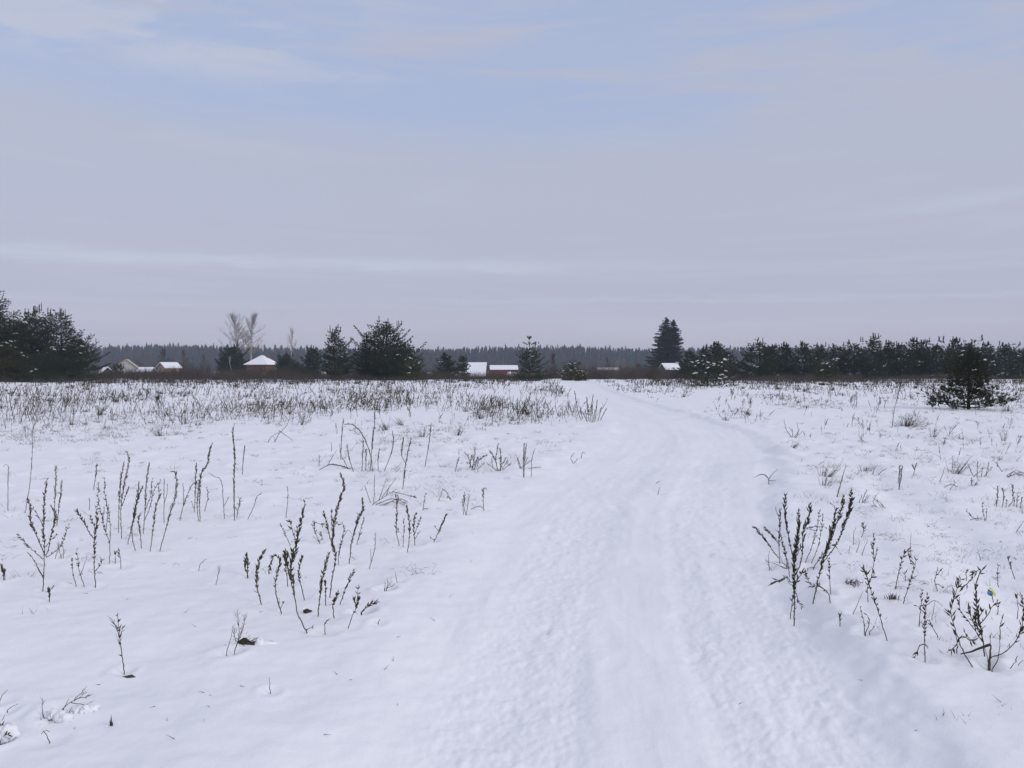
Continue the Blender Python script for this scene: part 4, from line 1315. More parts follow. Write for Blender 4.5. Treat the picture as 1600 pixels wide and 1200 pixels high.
weed('weed fallen almost flat, pointing right towards the path', CC, [('dense', 850, 1002, 905, 950, 965, 925), ('loose', 855, 1000, 900, 960, 950, 940)], group=GW)
weed('faint thin stalk between the middle group and the path', CC, [('thin', 910, 680, 948, 545, 955, 425), ('+twig', 920, 640, 918, 540)], stem_mat='pale_stem', group=GW)
weed('plain straight thin stalk behind the tall forking weed', CC, [('thin', 310, 312, 322, 180, 319, 90)], group=GW)
weed('nodding stalk with a bent head left of the plain straight thin stalk', CC, [('thin', 35, 325, 78, 235, 100, 168, 132, 143)], group=GW)
weed('tiny seedling with a bent tip in front of the middle group', CC, [('thin', 590, 1148, 590, 1070, 622, 1052)], group=GW)
weed('single dark upright leaf on the snow right of the middle group', CC, [('stub', 974, 1072, 990, 1045)], group=GW)
weed('curled tangle of dead leaves behind the wavy-tipped weed', CC, [('leafy', 552, 500, 520, 420, 505, 345), ('+leafy', 535, 480, 572, 470, 560, 430), ('+leafy', 520, 350, 580, 375), ('+leafy', 555, 500, 518, 465)], group=GW)
o = MB(); o.blobs([(0, 0, 0)], np.array([.030]), np.array([.022])); g = on_ground(480, 957)
tag(o.build('dirt_clump', M['soil'], None, True, tuple(g)), 'small dark clump of earth on the snow right of the tall forking weed', 'dirt clump')
# --- between the middle group and the path
weed('dense little group of four dark stalks near the path, left side', B, [
    ('spike', 875, 700, 885, 590, 870, 470), ('spike', 832, 665, 818, 590, 826, 420), ('loose', 852, 672, 858, 540), ('dense', 910, 665, 905, 565, 915, 510), ('+loose', 905, 620, 940, 530), ('+loose', 830, 600, 805, 568), ('+loose', 910, 640, 935, 600), ('+spike', 824, 480, 815, 420)], group=GW)
weed('small leaning feathered weed with a forked foot near the left path edge', B, [('dense', 1005, 650, 1040, 575, 1068, 515), ('+loose', 1008, 645, 985, 630), ('+loose', 1030, 600, 1010, 580)], group=GW)
weed('pale-footed upright stalk with two prongs in the middle distance', B, [('spike', 850, 390, 862, 290, 872, 230, 892, 142), ('+spike', 862, 260, 845, 220, 853, 140), ('+dense', 852, 380, 862, 300)], group=GW)
weed('arched weed bowing left with its tip touching a neighbour, middle distance', B, [('dense', 700, 300, 690, 220, 650, 120, 605, 75, 565, 72), ('spike', 690, 298, 700, 160, 712, 60, 710, 0), ('+spike', 700, 190, 706, 100)], group=GW)
weed('stalk with a heavy lower half left of the arched weed', B, [('spike', 605, 302, 585, 235, 575, 175), ('loose', 575, 280, 545, 220, 540, 170), ('spike', 545, 245, 548, 150, 558, 45)], group=GW)
weed('two short upright spikes under the arch of the arched weed', B, [('spike', 650, 300, 652, 230, 656, 155), ('spike', 668, 300, 670, 195)], group=GW)
weed('short spike directly right of the arched weed', B, [('spike', 730, 302, 728, 250, 736, 192)], group=GW)
weed('slanting stalk with a bent tip, second right of the arched weed', B, [('spike', 760, 302, 793, 215, 805, 150, 800, 108)], group=GW)
weed('lone dark upright spike right of the two-pronged pale-footed stalk', B, [('spike', 960, 280, 980, 165, 990, 70)], group=GW)
weed('small lone spike just left of the grey twiggy bushes by the path', B, [('spike', 1110, 302, 1118, 265, 1127, 237)], group=GW)
weed('short thin stalk left of the arched weed group', B, [('thin', 500, 215, 498, 165), ('thin', 437, 278, 440, 225)], group=GW)
weed('flattened umbel plant resting on a mat of dead grass, middle distance', B, [
    ('twig', 700, 470, 760, 430, 825, 390), ('thin', 708, 460, 712, 320), ('+twig', 735, 440, 768, 350), ('+twig', 750, 430, 820, 335), ('+bud', 800, 405, 912, 432), ('thin', 690, 455, 662, 375), ('+twig', 770, 420, 790, 365),
    ('wisp', 720, 468, 800, 440, 870, 462), ('wisp', 740, 472, 800, 455, 860, 470), ('wisp', 760, 470, 830, 440, 875, 455)], group=GW, stem_mat='grey_stem')
weed('tufted double stalk nearest the left path edge, left one', B, [('leafy', 1160, 517, 1152, 470, 1156, 415), ('wisp', 1165, 515, 1178, 420), ('wisp', 1150, 512, 1145, 440)], group=GW)
weed('dark stalk with a drooping plume nearest the left path edge', B, [('leafy', 1250, 492, 1248, 440, 1250, 388), ('leafy', 1250, 395, 1262, 388, 1268, 440), ('wisp', 1190, 488, 1225, 478, 1250, 488)], group=GW)
weed('brown plume bent over like a crook in the middle distance', B, [('thin', 1028, 452, 1040, 415, 1048, 393), ('+leafy', 1048, 393, 1065, 405, 1082, 442)], group=GW)
weed('small pale upright sprig left of the brown crook-shaped plume', B, [('loose', 950, 492, 962, 415), ('wisp', 955, 488, 1030, 492)], group=GW)
weed('fallen branch standing like an upturned Y at the edge of the dense grass', B, [('bare', 218, 160, 240, 120, 282, 70, 300, 8), ('bare', 184, 162, 208, 130, 220, 158), ('+bare', 242, 105, 285, 135, 327, 165), ('+bare', 235, 115, 210, 128)], name='fallen_branch', cat='fallen branch')
weed('long weed stalk bowed flat onto the snow left of the arched weed', B, [('dense', 440, 296, 490, 272, 540, 276, 590, 292), ('twig', 480, 275, 500, 240, 525, 200)], group=GW)
weed('ball of curled grey leaves alone on the snow beside the path', B, [('wisp', 760, 888, 765, 855), ('wisp', 768, 888, 790, 850), ('wisp', 762, 885, 800, 870), ('wisp', 770, 888, 780, 845), ('twig', 822, 850, 812, 800)], group=GW)
weed('wispy twin-plumed weed with a dark root mat beside it, lower left', LL, [
    ('wisp', 1275, 338, 1300, 250, 1290, 125), ('+wisp', 1300, 270, 1325, 200, 1332, 140), ('twig', 1232, 345, 1250, 280, 1268, 215), ('+wisp', 1285, 290, 1262, 220), ('+bare', 1275, 338, 1300, 268), ('+wisp', 1290, 300, 1310, 230)], group=GW, seed_mat='grey_stem')
weed('twiggy sapling alone on the open snow, lower left', LL, [
    ('loose', 675, 450, 655, 300, 645, 215, 637, 145), ('+wisp', 650, 260, 625, 200, 608, 160), ('+wisp', 652, 270, 668, 200), ('+wisp', 645, 220, 618, 185), ('+wisp', 660, 330, 645, 270), ('+wisp', 648, 235, 630, 210)], stem_mat='grey_stem', group=GW)
g = on_ground(174, 1134)
sp = MB(); s_ = g[1] / FPX
sp.spikes([(0, 0, -.01), (-.004, .002, 0), (.004, 0, 0), (0, .004, .006), (.002, -.003, .004)], [(0, 0, 19 * s_), (-.008, 0, 10 * s_), (.009, 0, 9 * s_), (-.003, .003, 14 * s_), (.003, -.002, 13 * s_)], [.015, .008, .008, .009, .009])
tag(sp.build('grass_spike', M['seed'], None, False, tuple(g)), 'tiny green-black spike poking from the smooth snow, lower left', 'grass spike')
weed('fern-like twig leaning right out of two snow cushions, lower left', LL, [
    ('twig', 338, 655, 380, 618, 420, 600, 470, 562), ('+wisp', 380, 618, 430, 625, 480, 628), ('+wisp', 410, 602, 450, 590, 475, 590), ('+wisp', 400, 605, 450, 560), ('twig', 345, 652, 375, 600)], stem_mat='grey_stem', group=GW)
weed('single feathery wisp left of the fern-like twig', LL, [('wisp', 235, 692, 228, 650, 232, 610)], seed_mat='pale_stem', group=GW)
weed('thin dry blade bent like a hairpin near the lower left corner', LL, [('twig', 270, 832, 255, 800, 238, 768, 272, 778), ('+twig', 238, 768, 226, 790)], stem_mat='grey_stem', group=GW)
weed('single hair-thin upright blade on the bare snow left of the path', LL, [('twig', 1470, 556, 1462, 480)], stem_mat='pale_stem', group=GW)
weed('snow-smothered tuft cut by the left photo edge, lower left corner', LL, [('loose', 5, 830, 20, 800, 48, 790), ('leafy', 2, 800, 0, 740), ('wisp', 8, 720, 24, 690), ('twig', -5, 620, 10, 580, 42, 550)], group=GW)
weed('short slanting twig above the lower left corner tuft', LL, [('twig', 40, 660, 70, 640, 98, 625)], stem_mat='grey_stem', group=GW)
# --- right of the path
weed('big many-stemmed weed at the right path edge with tall dark spikes', R2, [
    ('dense', 354, 1178, 358, 950, 355, 700, 370, 560, 390, 420, 390, 288), ('+spike', 352, 700, 310, 480, 285, 320, 283, 160), ('+spike', 372, 790, 412, 660, 426, 450, 462, 360, 480, 222),
    ('+leafy', 330, 850, 300, 815, 240, 830, 188, 862), ('loose', 325, 1125, 345, 960, 362, 860), ('+loose', 368, 930, 385, 980, 410, 1040), ('+loose', 352, 880, 310, 850, 300, 800), ('+leafy', 360, 860, 400, 800, 420, 770), ('+loose', 360, 760, 345, 640), ('+loose', 375, 640, 402, 570), ('+dense', 355, 720, 362, 620, 380, 500), ('+leafy', 355, 900, 380, 840)], group=GR, thick=1.1)
weed('weed behind the big path-edge weed with two arms leaning far left', R2, [
    ('spike', 242, 705, 236, 560, 240, 420, 248, 280), ('+dense', 232, 660, 180, 590, 110, 490, 42, 418), ('+dense', 240, 560, 195, 500, 128, 428), ('+loose', 242, 460, 205, 435), ('+thin', 240, 360, 222, 310, 208, 262), ('loose', 318, 800, 300, 680, 268, 560, 250, 480), ('loose', 300, 740, 290, 620, 265, 540)], group=GR)
weed('right-slanting weed with two long dark plumes beside the big path-edge weed', R2, [
    ('dense', 502, 1012, 535, 860, 575, 690, 625, 540, 660, 410, 684, 280), ('+spike', 590, 680, 690, 540, 745, 400, 795, 260, 800, 124), ('+spike', 640, 520, 690, 380, 725, 280, 740, 190), ('+dense', 740, 410, 780, 300, 806, 200), ('+thin', 680, 290, 668, 260, 648, 238), ('+spike', 600, 640, 640, 500, 632, 410), ('spike', 505, 735, 570, 640, 620, 590), ('+leafy', 590, 640, 640, 560, 672, 560)], group=GR, thick=1.1)
weed('two thin parallel stalks between the dark spikes, farther from the path', R2, [('loose', 440, 697, 495, 560, 530, 440, 556, 278), ('loose', 490, 697, 540, 570, 565, 450, 580, 318), ('+loose', 445, 425, 520, 412, 600, 418)], group=GR)
weed('broken leafy branch drooping between the two big right-hand weeds', R2, [('leafy', 636, 1002, 622, 940, 560, 885, 480, 862, 450, 790, 436, 738), ('leafy', 610, 915, 540, 880, 470, 880), ('leafy', 590, 905, 530, 860)], group=GR, thick=.8)
weed('slim beaded stalk right of the broken leafy branch', R2, [('loose', 640, 942, 630, 780, 626, 655)], group=GR)
weed('straight fallen twig lying between the two big right-hand weeds', R2, [('bare', 460, 740, 560, 725, 690, 704)], name='fallen_twig', cat='fallen twig')
weed('low mesh of grey twigs at the left foot of the big path-edge weed', R2, [
    ('twig', 160, 740, 155, 660, 160, 600), ('twig', 300, 745, 220, 710, 130, 680), ('twig', 280, 742, 200, 700), ('+twig', 160, 700, 130, 670), ('twig', 310, 740, 260, 690, 250, 640), ('wisp', 175, 745, 150, 720), ('twig', 330, 745, 270, 700, 190, 690), ('twig', 290, 745, 300, 690)], stem_mat='grey_stem', group=GR)
weed('leafy brown weed with a curved fine foot right of the broken leafy branch', R, [('loose', 856, 905, 835, 840, 805, 740, 770, 640, 748, 570, 722, 505), ('+leafy', 760, 615, 745, 560, 728, 515), ('+leafy', 752, 590, 775, 560, 790, 540), ('+loose', 800, 720, 788, 690), ('loose', 752, 692, 748, 600)], group=GR)
weed('tall thin beaded stalk behind the leafy brown weed', R, [('loose', 770, 560, 785, 480, 780, 400, 785, 328), ('+thin', 790, 470, 802, 400), ('+leafy', 782, 440, 780, 380)], group=GR)
weed('arched weed with a drooping top in the middle of the right field', R, [('leafy', 900, 620, 925, 510, 945, 445, 968, 420, 986, 490), ('loose', 945, 700, 980, 590, 1005, 510, 1016, 455), ('+leafy', 985, 570, 1025, 552), ('twig', 985, 445, 982, 380, 986, 325), ('leafy', 955, 575, 950, 530)], group=GR)
weed('small forked sprig right of the arched right-field weed', R, [('thin', 1128, 632, 1115, 580, 1132, 515), ('+thin', 1128, 600, 1160, 622), ('+leafy', 1125, 555, 1140, 530)], stem_mat='grey_stem', group=GR)
weed('weed with a leafy collar drooping at its foot, left of the largest right-hand weed', R, [('loose', 1062, 1012, 1058, 870, 1064, 740, 1076, 645), ('loose', 1030, 822, 1040, 720, 1046, 635), ('+leafy', 1062, 925, 1035, 935, 1008, 1003), ('+leafy', 1062, 920, 1078, 950), ('+loose', 1062, 760, 1020, 720), ('+twig', 1065, 720, 1115, 690, 1160, 722), ('twig', 1100, 790, 1118, 690), ('loose', 1130, 880, 1100, 830, 1085, 800)], group=GR)
weed('largest right-hand weed with a cane-like arched tip and a thick middle spike', Q5, [
    ('dense', 350, 975, 340, 880, 310, 720, 290, 600, 270, 470, 268, 330), ('+leafy', 272, 330, 295, 230, 325, 182, 270, 200, 230, 250), ('+leafy', 240, 260, 190, 310, 130, 365),
    ('+loose', 330, 860, 260, 750, 180, 640, 118, 550, 112, 440), ('+leafy', 310, 690, 380, 600, 440, 500), ('+leafy', 290, 640, 350, 540), ('+leafy', 270, 740, 220, 620, 195, 525), ('+dense', 300, 790, 275, 700, 260, 600), ('twig', 385, 1060, 375, 1000, 340, 880), ('+loose', 320, 740, 365, 705)], group=GR)
weed('upright leafy weed at the left side of the largest right-hand weed', Q5, [
    ('leafy', 240, 1098, 170, 980, 120, 880, 75, 740, 45, 640, 35, 560, 60, 460, 95, 350, 128, 270), ('leafy', 90, 960, 92, 860, 80, 740), ('+leafy', 110, 830, 150, 800, 210, 840, 270, 850), ('+leafy', 95, 880, 60, 905, 32, 940), ('+loose', 110, 820, 190, 810, 150, 755), ('+twig', 190, 810, 280, 890)], group=GR)
weed('curved sweeping stalk with a thick top cut by the right photo edge', Q5, [('leafy', 415, 1000, 530, 960, 620, 880, 680, 780, 705, 680, 712, 560, 705, 430), ('+loose', 700, 430, 680, 385)], group=GR)
weed('S-shaped stalk with one plump seed head right of the largest right-hand weed', Q5, [('bare', 420, 1115, 470, 1030, 490, 920, 494, 810), ('+leafy', 492, 830, 496, 740, 500, 690), ('+bare', 500, 700, 515, 640), ('+stub', 512, 640, 530, 595)], group=GR)
weed('broken thick stem with a snapped twig bent left, inside the largest right-hand weed', Q5, [('stick', 392, 1085, 397, 1030, 402, 975, 404, 930, 406, 885), ('+stick', 405, 885, 370, 894, 335, 905, 290, 923, 245, 943, 190, 958, 125, 973), ('twig', 405, 870, 405, 790), ('stub', 404, 800, 414, 778)], name='broken_stem', cat='broken stem')
weed('thin spray of stalks cut by the right photo edge, lower right', Q5, [('bud', 655, 640, 665, 540, 652, 420), ('twig', 670, 1065, 720, 1030)], group=GR)
weed('single round seed pod on a short slanting stalk, lower right', Q5, [('bare', 588, 1112, 620, 1065, 645, 1040), ('+stub', 640, 1045, 655, 990)], group=GR)
weed('small leafy sprig beyond the litter scrap, slanting left', Q5, [('leafy', 630, 255, 600, 170, 562, 55)], group=GR, thick=.8)
weed('thin pale sprig left of the slanting leafy sprig', Q5, [('loose', 480, 335, 470, 240, 482, 145)], group=GR)
weed('tiny dark sprig between the arched tip and the arched right-field weed', Q5, [('leafy', 180, 275, 178, 180)], group=GR, thick=.6)
weed('bent leafy tip hanging beside the litter scrap', Q5, [('leafy', 470, 600, 478, 530, 470, 470), ('leafy', 432, 475, 415, 420, 400, 395)], group=GR, thick=.7)
weed('short black spike between the path and the right-hand hollow', R, [('stub', 600, 818, 600, 772)], group=GR)
weed('pale wispy fan left of the curved fine-footed weed', R, [('loose', 735, 872, 728, 800, 710, 720), ('loose', 738, 870, 760, 800, 740, 760), ('loose', 760, 862, 785, 830), ('twig', 672, 758, 700, 700, 725, 640)], group=GR, stem_mat='grey_stem', thick=.7)
weed('thin tall slanting stalk behind the plumes at the right path edge', R, [('thin', 580, 142, 598, 80, 616, 15)], group=GR)
weed('short thick lone spike in the middle of the right field', R, [('dense', 920, 88, 930, 30, 938, -40), ('dense', 922, 85, 920, 30, 926, -45)], group=GR)
weed('small dark lone sprig in the snow right of the plumes', R, [('leafy', 718, 342, 728, 310, 724, 270), ('+loose', 728, 310, 745, 300)], group=GR)
weed('three hair-thin stems right of the plumes', R, [('twig', 720, 437, 735, 395, 752, 357), ('twig', 672, 380, 676, 320, 688, 292), ('twig', 690, 425, 700, 390, 710, 362), ('twig', 648, 432, 655, 390)], group=GR)
weed('fan of dry grass behind the plumes at the right path edge', R, [('wisp', 800, 185, 780, 150, 800, 115), ('wisp', 830, 190, 800, 150), ('wisp', 840, 192, 820, 160, 790, 140), ('wisp', 850, 190, 830, 170), ('wisp', 820, 190, 800, 180, 770, 175)], seed_mat='pale_stem', stem_mat='pale_stem', group=GR)
weed('dark tuft of grass left of the dry grass fan in the right field', R, [('wisp', 720, 155, 735, 110, 748, 88), ('wisp', 735, 155, 745, 120), ('wisp', 725, 152, 755, 130), ('wisp', 705, 150, 720, 120)], seed_mat='grey_stem', group=GR)
weed('patch of short dark stalks near the right photo edge', R, [('spike', 1450, 178, 1455, 130, 1457, 72), ('spike', 1480, 185, 1490, 130, 1486, 82), ('spike', 1515, 180, 1540, 140, 1535, 60), ('spike', 1560, 182, 1565, 125), ('spike', 1580, 190, 1590, 130), ('loose', 1435, 178, 1452, 150), ('loose', 1500, 182, 1505, 140), ('loose', 1545, 178, 1548, 130), ('loose', 1590, 215, 1588, 180)], group=GR)
weed('low bush of thin twigs left of the patch of short dark stalks', R, [('loose', 1340, 250, 1305, 225, 1288, 195), ('loose', 1388, 258, 1376, 200, 1375, 158), ('loose', 1392, 250, 1400, 190), ('wisp', 1310, 248, 1370, 240), ('twig', 1350, 250, 1345, 225)], group=GR, stem_mat='grey_stem')
weed('tiny bushy sprig beyond the patch of short dark stalks near the right edge', R, [('loose', 1330, 92, 1315, 60, 1318, 22), ('+loose', 1325, 75, 1342, 50)], group=GR)
weed('dark fallen twig left of the patch of short dark stalks', R, [('bare', 1382, 98, 1415, 100, 1450, 98)], name='fallen_twig', cat='fallen twig')
weed('leaning black twig near the right edge, above the litter scrap', R, [('dense', 1470, 368, 1495, 378, 1528, 395)], group=GR)
weed('thin slanting blade at the right photo edge', R, [('twig', 1560, 316, 1580, 285, 1598, 255)], group=GR)
weed('little hook of a stem above the litter scrap, left of the pale sprig', R, [('twig', 1362, 462, 1358, 440, 1346, 430)], group=GR)
# --- mid field, right
weed('tall plumed grass stalk beside the pale round grass bush', E5, [('bare', 940, 282, 952, 190, 972, 110), ('+leafy', 960, 150, 975, 100, 985, 60)], group=GR, thick=1.6)
weed('small bare dark shrub on the right bank of the bend', E5, [('bare', 440, 332, 410, 290, 400, 240), ('bare', 445, 332, 440, 280), ('bare', 450, 332, 470, 300, 465, 260), ('bare', 455, 333, 495, 300), ('+bare', 440, 300, 425, 280), ('bare', 460, 332, 480, 290)], group=GR)
weed('spider-like bent grass on the right bank of the path', E5, [('bare', 325, 565, 320, 535, 300, 515, 245, 532), ('+bare', 322, 545, 345, 510, 370, 490), ('+bare', 318, 530, 290, 515, 265, 520), ('+bare', 325, 550, 360, 545)], stem_mat='grey_stem', group=GR)
weed('thin reed-like stalk slanting right, behind the big path-edge weed', E5, [('thin', 662, 638, 685, 550, 712, 468)], group=GR)
weed('two-leaved dark sprout in the back of the right field', E5, [('bare', 1048, 515, 1055, 490), ('+stub', 1052, 492, 1062, 462), ('+stub', 1052, 492, 1042, 470)], group=GR)
weed('low bush of dark twigs in the mid field, close to the right photo edge', E5, [('loose', 1345, 520, 1330, 490, 1318, 460), ('loose', 1365, 525, 1368, 450), ('loose', 1385, 528, 1395, 480), ('loose', 1410, 525, 1425, 455), ('wisp', 1350, 525, 1380, 500), ('loose', 1400, 528, 1440, 480)], group=GR, stem_mat='grey_stem')
weed('flattened dead grass cut by the right photo edge, mid field', E5, [('wisp', 1515, 525, 1545, 505, 1600, 520), ('wisp', 1520, 527, 1560, 515, 1598, 530), ('wisp', 1530, 520, 1555, 498, 1590, 505), ('wisp', 1525, 526, 1570, 508, 1610, 512), ('leafy', 1490, 500, 1475, 480, 1460, 455)], group=GR, stem_mat='grey_stem')
weed('pale grass pressed flat between the lone spike and the dark fallen twig', E5, [('wisp', 1195, 575, 1230, 590, 1270, 575), ('wisp', 1200, 580, 1240, 565, 1275, 590), ('wisp', 1230, 592, 1255, 560, 1250, 545), ('twig', 1180, 548, 1195, 510, 1205, 478)], group=GR, stem_mat='grey_stem')
weed('bent grass blades left of the short thick lone spike', E5, [('wisp', 845, 515, 850, 490, 860, 475), ('wisp', 870, 520, 890, 500, 910, 490), ('twig', 905, 525, 930, 532, 965, 537), ('wisp', 815, 510, 812, 480)], group=GR, stem_mat='grey_stem')
# --- along the left path edge, mid distance
weed('clump of upright dark stalks where the path bends, left side', P4, [
    ('spike', 555, 205, 540, 160, 528, 85), ('spike', 580, 210, 572, 160), ('spike', 592, 210, 598, 150, 605, 98), ('spike', 600, 212, 602, 140), ('spike', 612, 210, 622, 120), ('spike', 588, 208, 580, 140, 578, 108), ('spike', 625, 208, 640, 150), ('spike', 560, 200, 552, 150), ('spike', 635, 205, 660, 155), ('loose', 605, 210, 612, 160), ('loose', 580, 210, 560, 170)], group=GW, thick=1.3)
weed('left one of two grey twiggy bushes by the path', P4, [('wisp', 100, 405, 110, 360, 112, 315), ('wisp', 95, 400, 85, 360, 70, 340), ('loose', 110, 405, 125, 360), ('loose', 120, 405, 130, 370, 160, 350), ('wisp', 105, 405, 85, 380), ('loose', 115, 405, 105, 350), ('wisp', 125, 408, 150, 385), ('wisp', 100, 405, 120, 370), ('loose', 90, 402, 100, 350)], group=GW, thick=1.5, stem_mat='grey_stem')
weed('right one of two grey twiggy bushes by the path', P4, [('loose', 205, 410, 200, 360, 210, 305), ('loose', 210, 412, 195, 370, 175, 330), ('loose', 220, 412, 222, 360), ('wisp', 225, 410, 250, 370), ('wisp', 190, 408, 180, 370), ('loose', 215, 412, 240, 360), ('wisp', 200, 410, 165, 385), ('wisp', 230, 410, 260, 385), ('loose', 218, 415, 218, 320)], group=GW, thick=1.5, stem_mat='grey_stem')
weed('two tall stalks rising from a low tuft right of the twiggy bushes', P4, [('spike', 315, 432, 314, 380, 318, 300), ('spike', 317, 432, 322, 340, 328, 302), ('wisp', 300, 405, 285, 350), ('wisp', 310, 408, 330, 365), ('wisp', 300, 405, 350, 370), ('wisp', 330, 405, 385, 400), ('loose', 305, 405, 292, 365)], group=GW)
weed('thin lone stalk curving right, nearest the path by the twiggy bushes', P4, [('thin', 347, 440, 349, 370, 362, 322)], group=GW)
weed('two faint grass tufts on the left shoulder of the path', P4, [('wisp', 520, 382, 512, 360, 525, 342), ('wisp', 525, 382, 540, 365), ('wisp', 555, 362, 560, 340, 570, 342)], seed_mat='pale_stem', stem_mat='pale_stem', group=GW)
weed('tiny forked twig lying in the middle of the path', P4, [('bare', 875, 512, 882, 482), ('bare', 868, 466, 885, 458)], name='fallen_twig', cat='fallen twig')

# pale round grass bush
b = empty('grass_bush', tuple(on_ground(1418, 667)))
tag(b, 'pale rounded bush of fine dry grass in the right field', 'grass bush')
n = 110; a = rng.uniform(0, 6.28, n); r_ = rng.uniform(.1, 1, n)
gb = MB()
base_ = np.column_stack([np.cos(a) * r_ * .25, np.sin(a) * r_ * .2, np.full(n, -.03)])
tip_ = base_ + np.column_stack([np.cos(a) * r_ * .42 + .10, np.sin(a) * r_ * .3, .52 * (1.05 - r_ * .7) * rng.uniform(.6, 1.1, n)])
gb.spikes(base_, tip_, .010)
for q in range(0, n, 2):
    m = base_[q] + (tip_[q] - base_[q]) * .5
    gb.spikes([m], [m + (tip_[q] - base_[q]) * .35 + rng.normal(size=3) * .06], .007)
gb.build('grass_blade', M['grey_stem'], b)["kind"] = "stuff"

# snow cushions, root mat, hole and litter
def cushion(label, px, py, rx, rz, dx=0.0):
    g = on_ground(px, py); c = MB()
    k = 7
    pts = np.column_stack([np.linspace(-1, 1, k) * rx * .8, rng.normal(size=k) * rx * .25, rz * (.25 + .2 * rng.uniform(size=k))])
    c.blobs(pts, rx * rng.uniform(.42, .6, k), rz * rng.uniform(.55, .8, k))
    o = tag(empty('snow_cushion', tuple(g)), label, 'snow cushion')
    c.build('snow_cap', M['snow_load'], o, True)
    gr = MB(); n = 40
    bb = np.column_stack([rng.normal(size=n) * rx * .5, -np.abs(rng.normal(size=n)) * rx * .3, rng.uniform(-.01, .01, n)])
    gr.spikes(bb, bb + rng.normal(size=(n, 3)) * (rx * .3, rx * .3, .02) + [0, -.01, .012], .004)
    gr.build('dead_grass', M['grey_stem'], o)["kind"] = "stuff"


cushion('snow cushion on dead grass, nearer one under the fern-like twig', 92, 1124, .055, .035)
cushion('snow cushion on dead grass at the right foot of the fern-like twig', 132, 1112, .045, .028)
cushion('snow cushion cut by the left photo edge in the lower left corner', 2, 1152, .06, .06)
g = on_ground(386, 1008)
rt = MB(); rt.blobs([(0, 0, .0), (.035, .01, .0), (-.02, .0, .02)], np.array([.036, .03, .026]), np.array([.024, .018, .024]))
o = tag(rt.build('root_mat', M['soil'], None, True, tuple(g)), 'dark clod of roots beside the wispy twin-plumed weed', 'root clod')
rs_ = MB(); n = 50; bb = rng.normal(size=(n, 3)) * (.035, .02, .012) + [0, 0, .015]
rs_.spikes(bb, bb + rng.normal(size=(n, 3)) * (.03, .02, .025), .004); rs_.build('root', M['grey_stem'], o)["kind"] = "stuff"
sc_ = MB(); sc_.blobs([(.085, .03, -.008), (.055, .035, .004)], np.array([.055, .045]), np.array([.024, .026])); sc_.build('snow_cap', M['snow_load'], o, True)
g = on_ground(201, 1059)
lf = MB(); lf.add([(-.036, 0, .006), (0, -.010, .004), (.036, .0, .006), (.01, .014, .012), (-.036, 0, -.01), (0, -.010, -.01), (.036, 0, -.01), (.01, .014, -.01)], None, [(0, 1, 2, 3), (0, 4, 5, 1), (1, 5, 6, 2), (2, 6, 7, 3), (3, 7, 4, 0)])
tag(lf.build('dead_leaf', M['stem'], None, False, tuple(g)), 'flat brown dead leaf on the snow below the lone sapling', 'dead leaf')
# crumpled wrapper
g = on_ground(1549, 930)
lw = empty('litter_wrapper', tuple(g)); tag(lw, 'small crumpled blue and yellow wrapper standing in the snow at right', 'litter')
s = g[1] / FPX
def fold(pts, y0, th):
    V = [(x * s, y0 + .006 * math.sin(q * 2.1), z * s) for q, (x, z) in enumerate(pts)] + [(x * s, y0 + th + .006 * math.sin(q * 1.3), z * s) for q, (x, z) in enumerate(pts)]
    n = len(pts); m = MB(); c = len(V)
    V += [tuple(np.mean(V[:n], 0) - [0, .006, 0]), tuple(np.mean(V[n:2 * n], 0))]
    m.add(V, [(c, (q + 1) % n, q) for q in range(n)] + [(c + 1, n + q, n + (q + 1) % n) for q in range(n)], [(q, (q + 1) % n, n + (q + 1) % n, n + q) for q in range(n)])
    return m
fold([(-5, -1), (3.5, -1), (1.5, 4), (-1, 8.5), (-5, 9), (-6, 5)], 0, .004).build('blue_side', M['wrap_blue'], lw)
fold([(2, -1), (8, -1), (5, 4), (1.5, 10), (-3, 12.5), (-5, 9.5), (-1, 8), (1, 4)], -.003, .004).build('yellow_side', M['wrap_yellow'], lw)
g = on_ground(1333, 913)
tu = MB(); n = 60; bb = rng.normal(size=(n, 3)) * (.03, .03, .01)
tu.spikes(bb, bb + rng.normal(size=(n, 3)) * (.022, .02, .02) + [0, 0, .028], .006)
tag(tu.build('dead_tuft', M['soil'], None, False, tuple(g)), 'brown mossy tuft in a hollow right of the broken leafy branch', 'dead tuft')
g = on_ground(1395, 936)
tu = MB(); n = 34; bb = rng.normal(size=(n, 3)) * (.015, .015, .008)
tu.spikes(bb, bb + rng.normal(size=(n, 3)) * (.012, .012, .012) + [0, 0, .03], .008)
tag(tu.build('dead_tuft', M['soil'], None, False, tuple(g)), 'black leafy tuft below the arched right-field weed', 'dead tuft')

# ------------------------------------------------------------------ mid-field weeds: counted ones, then the mass


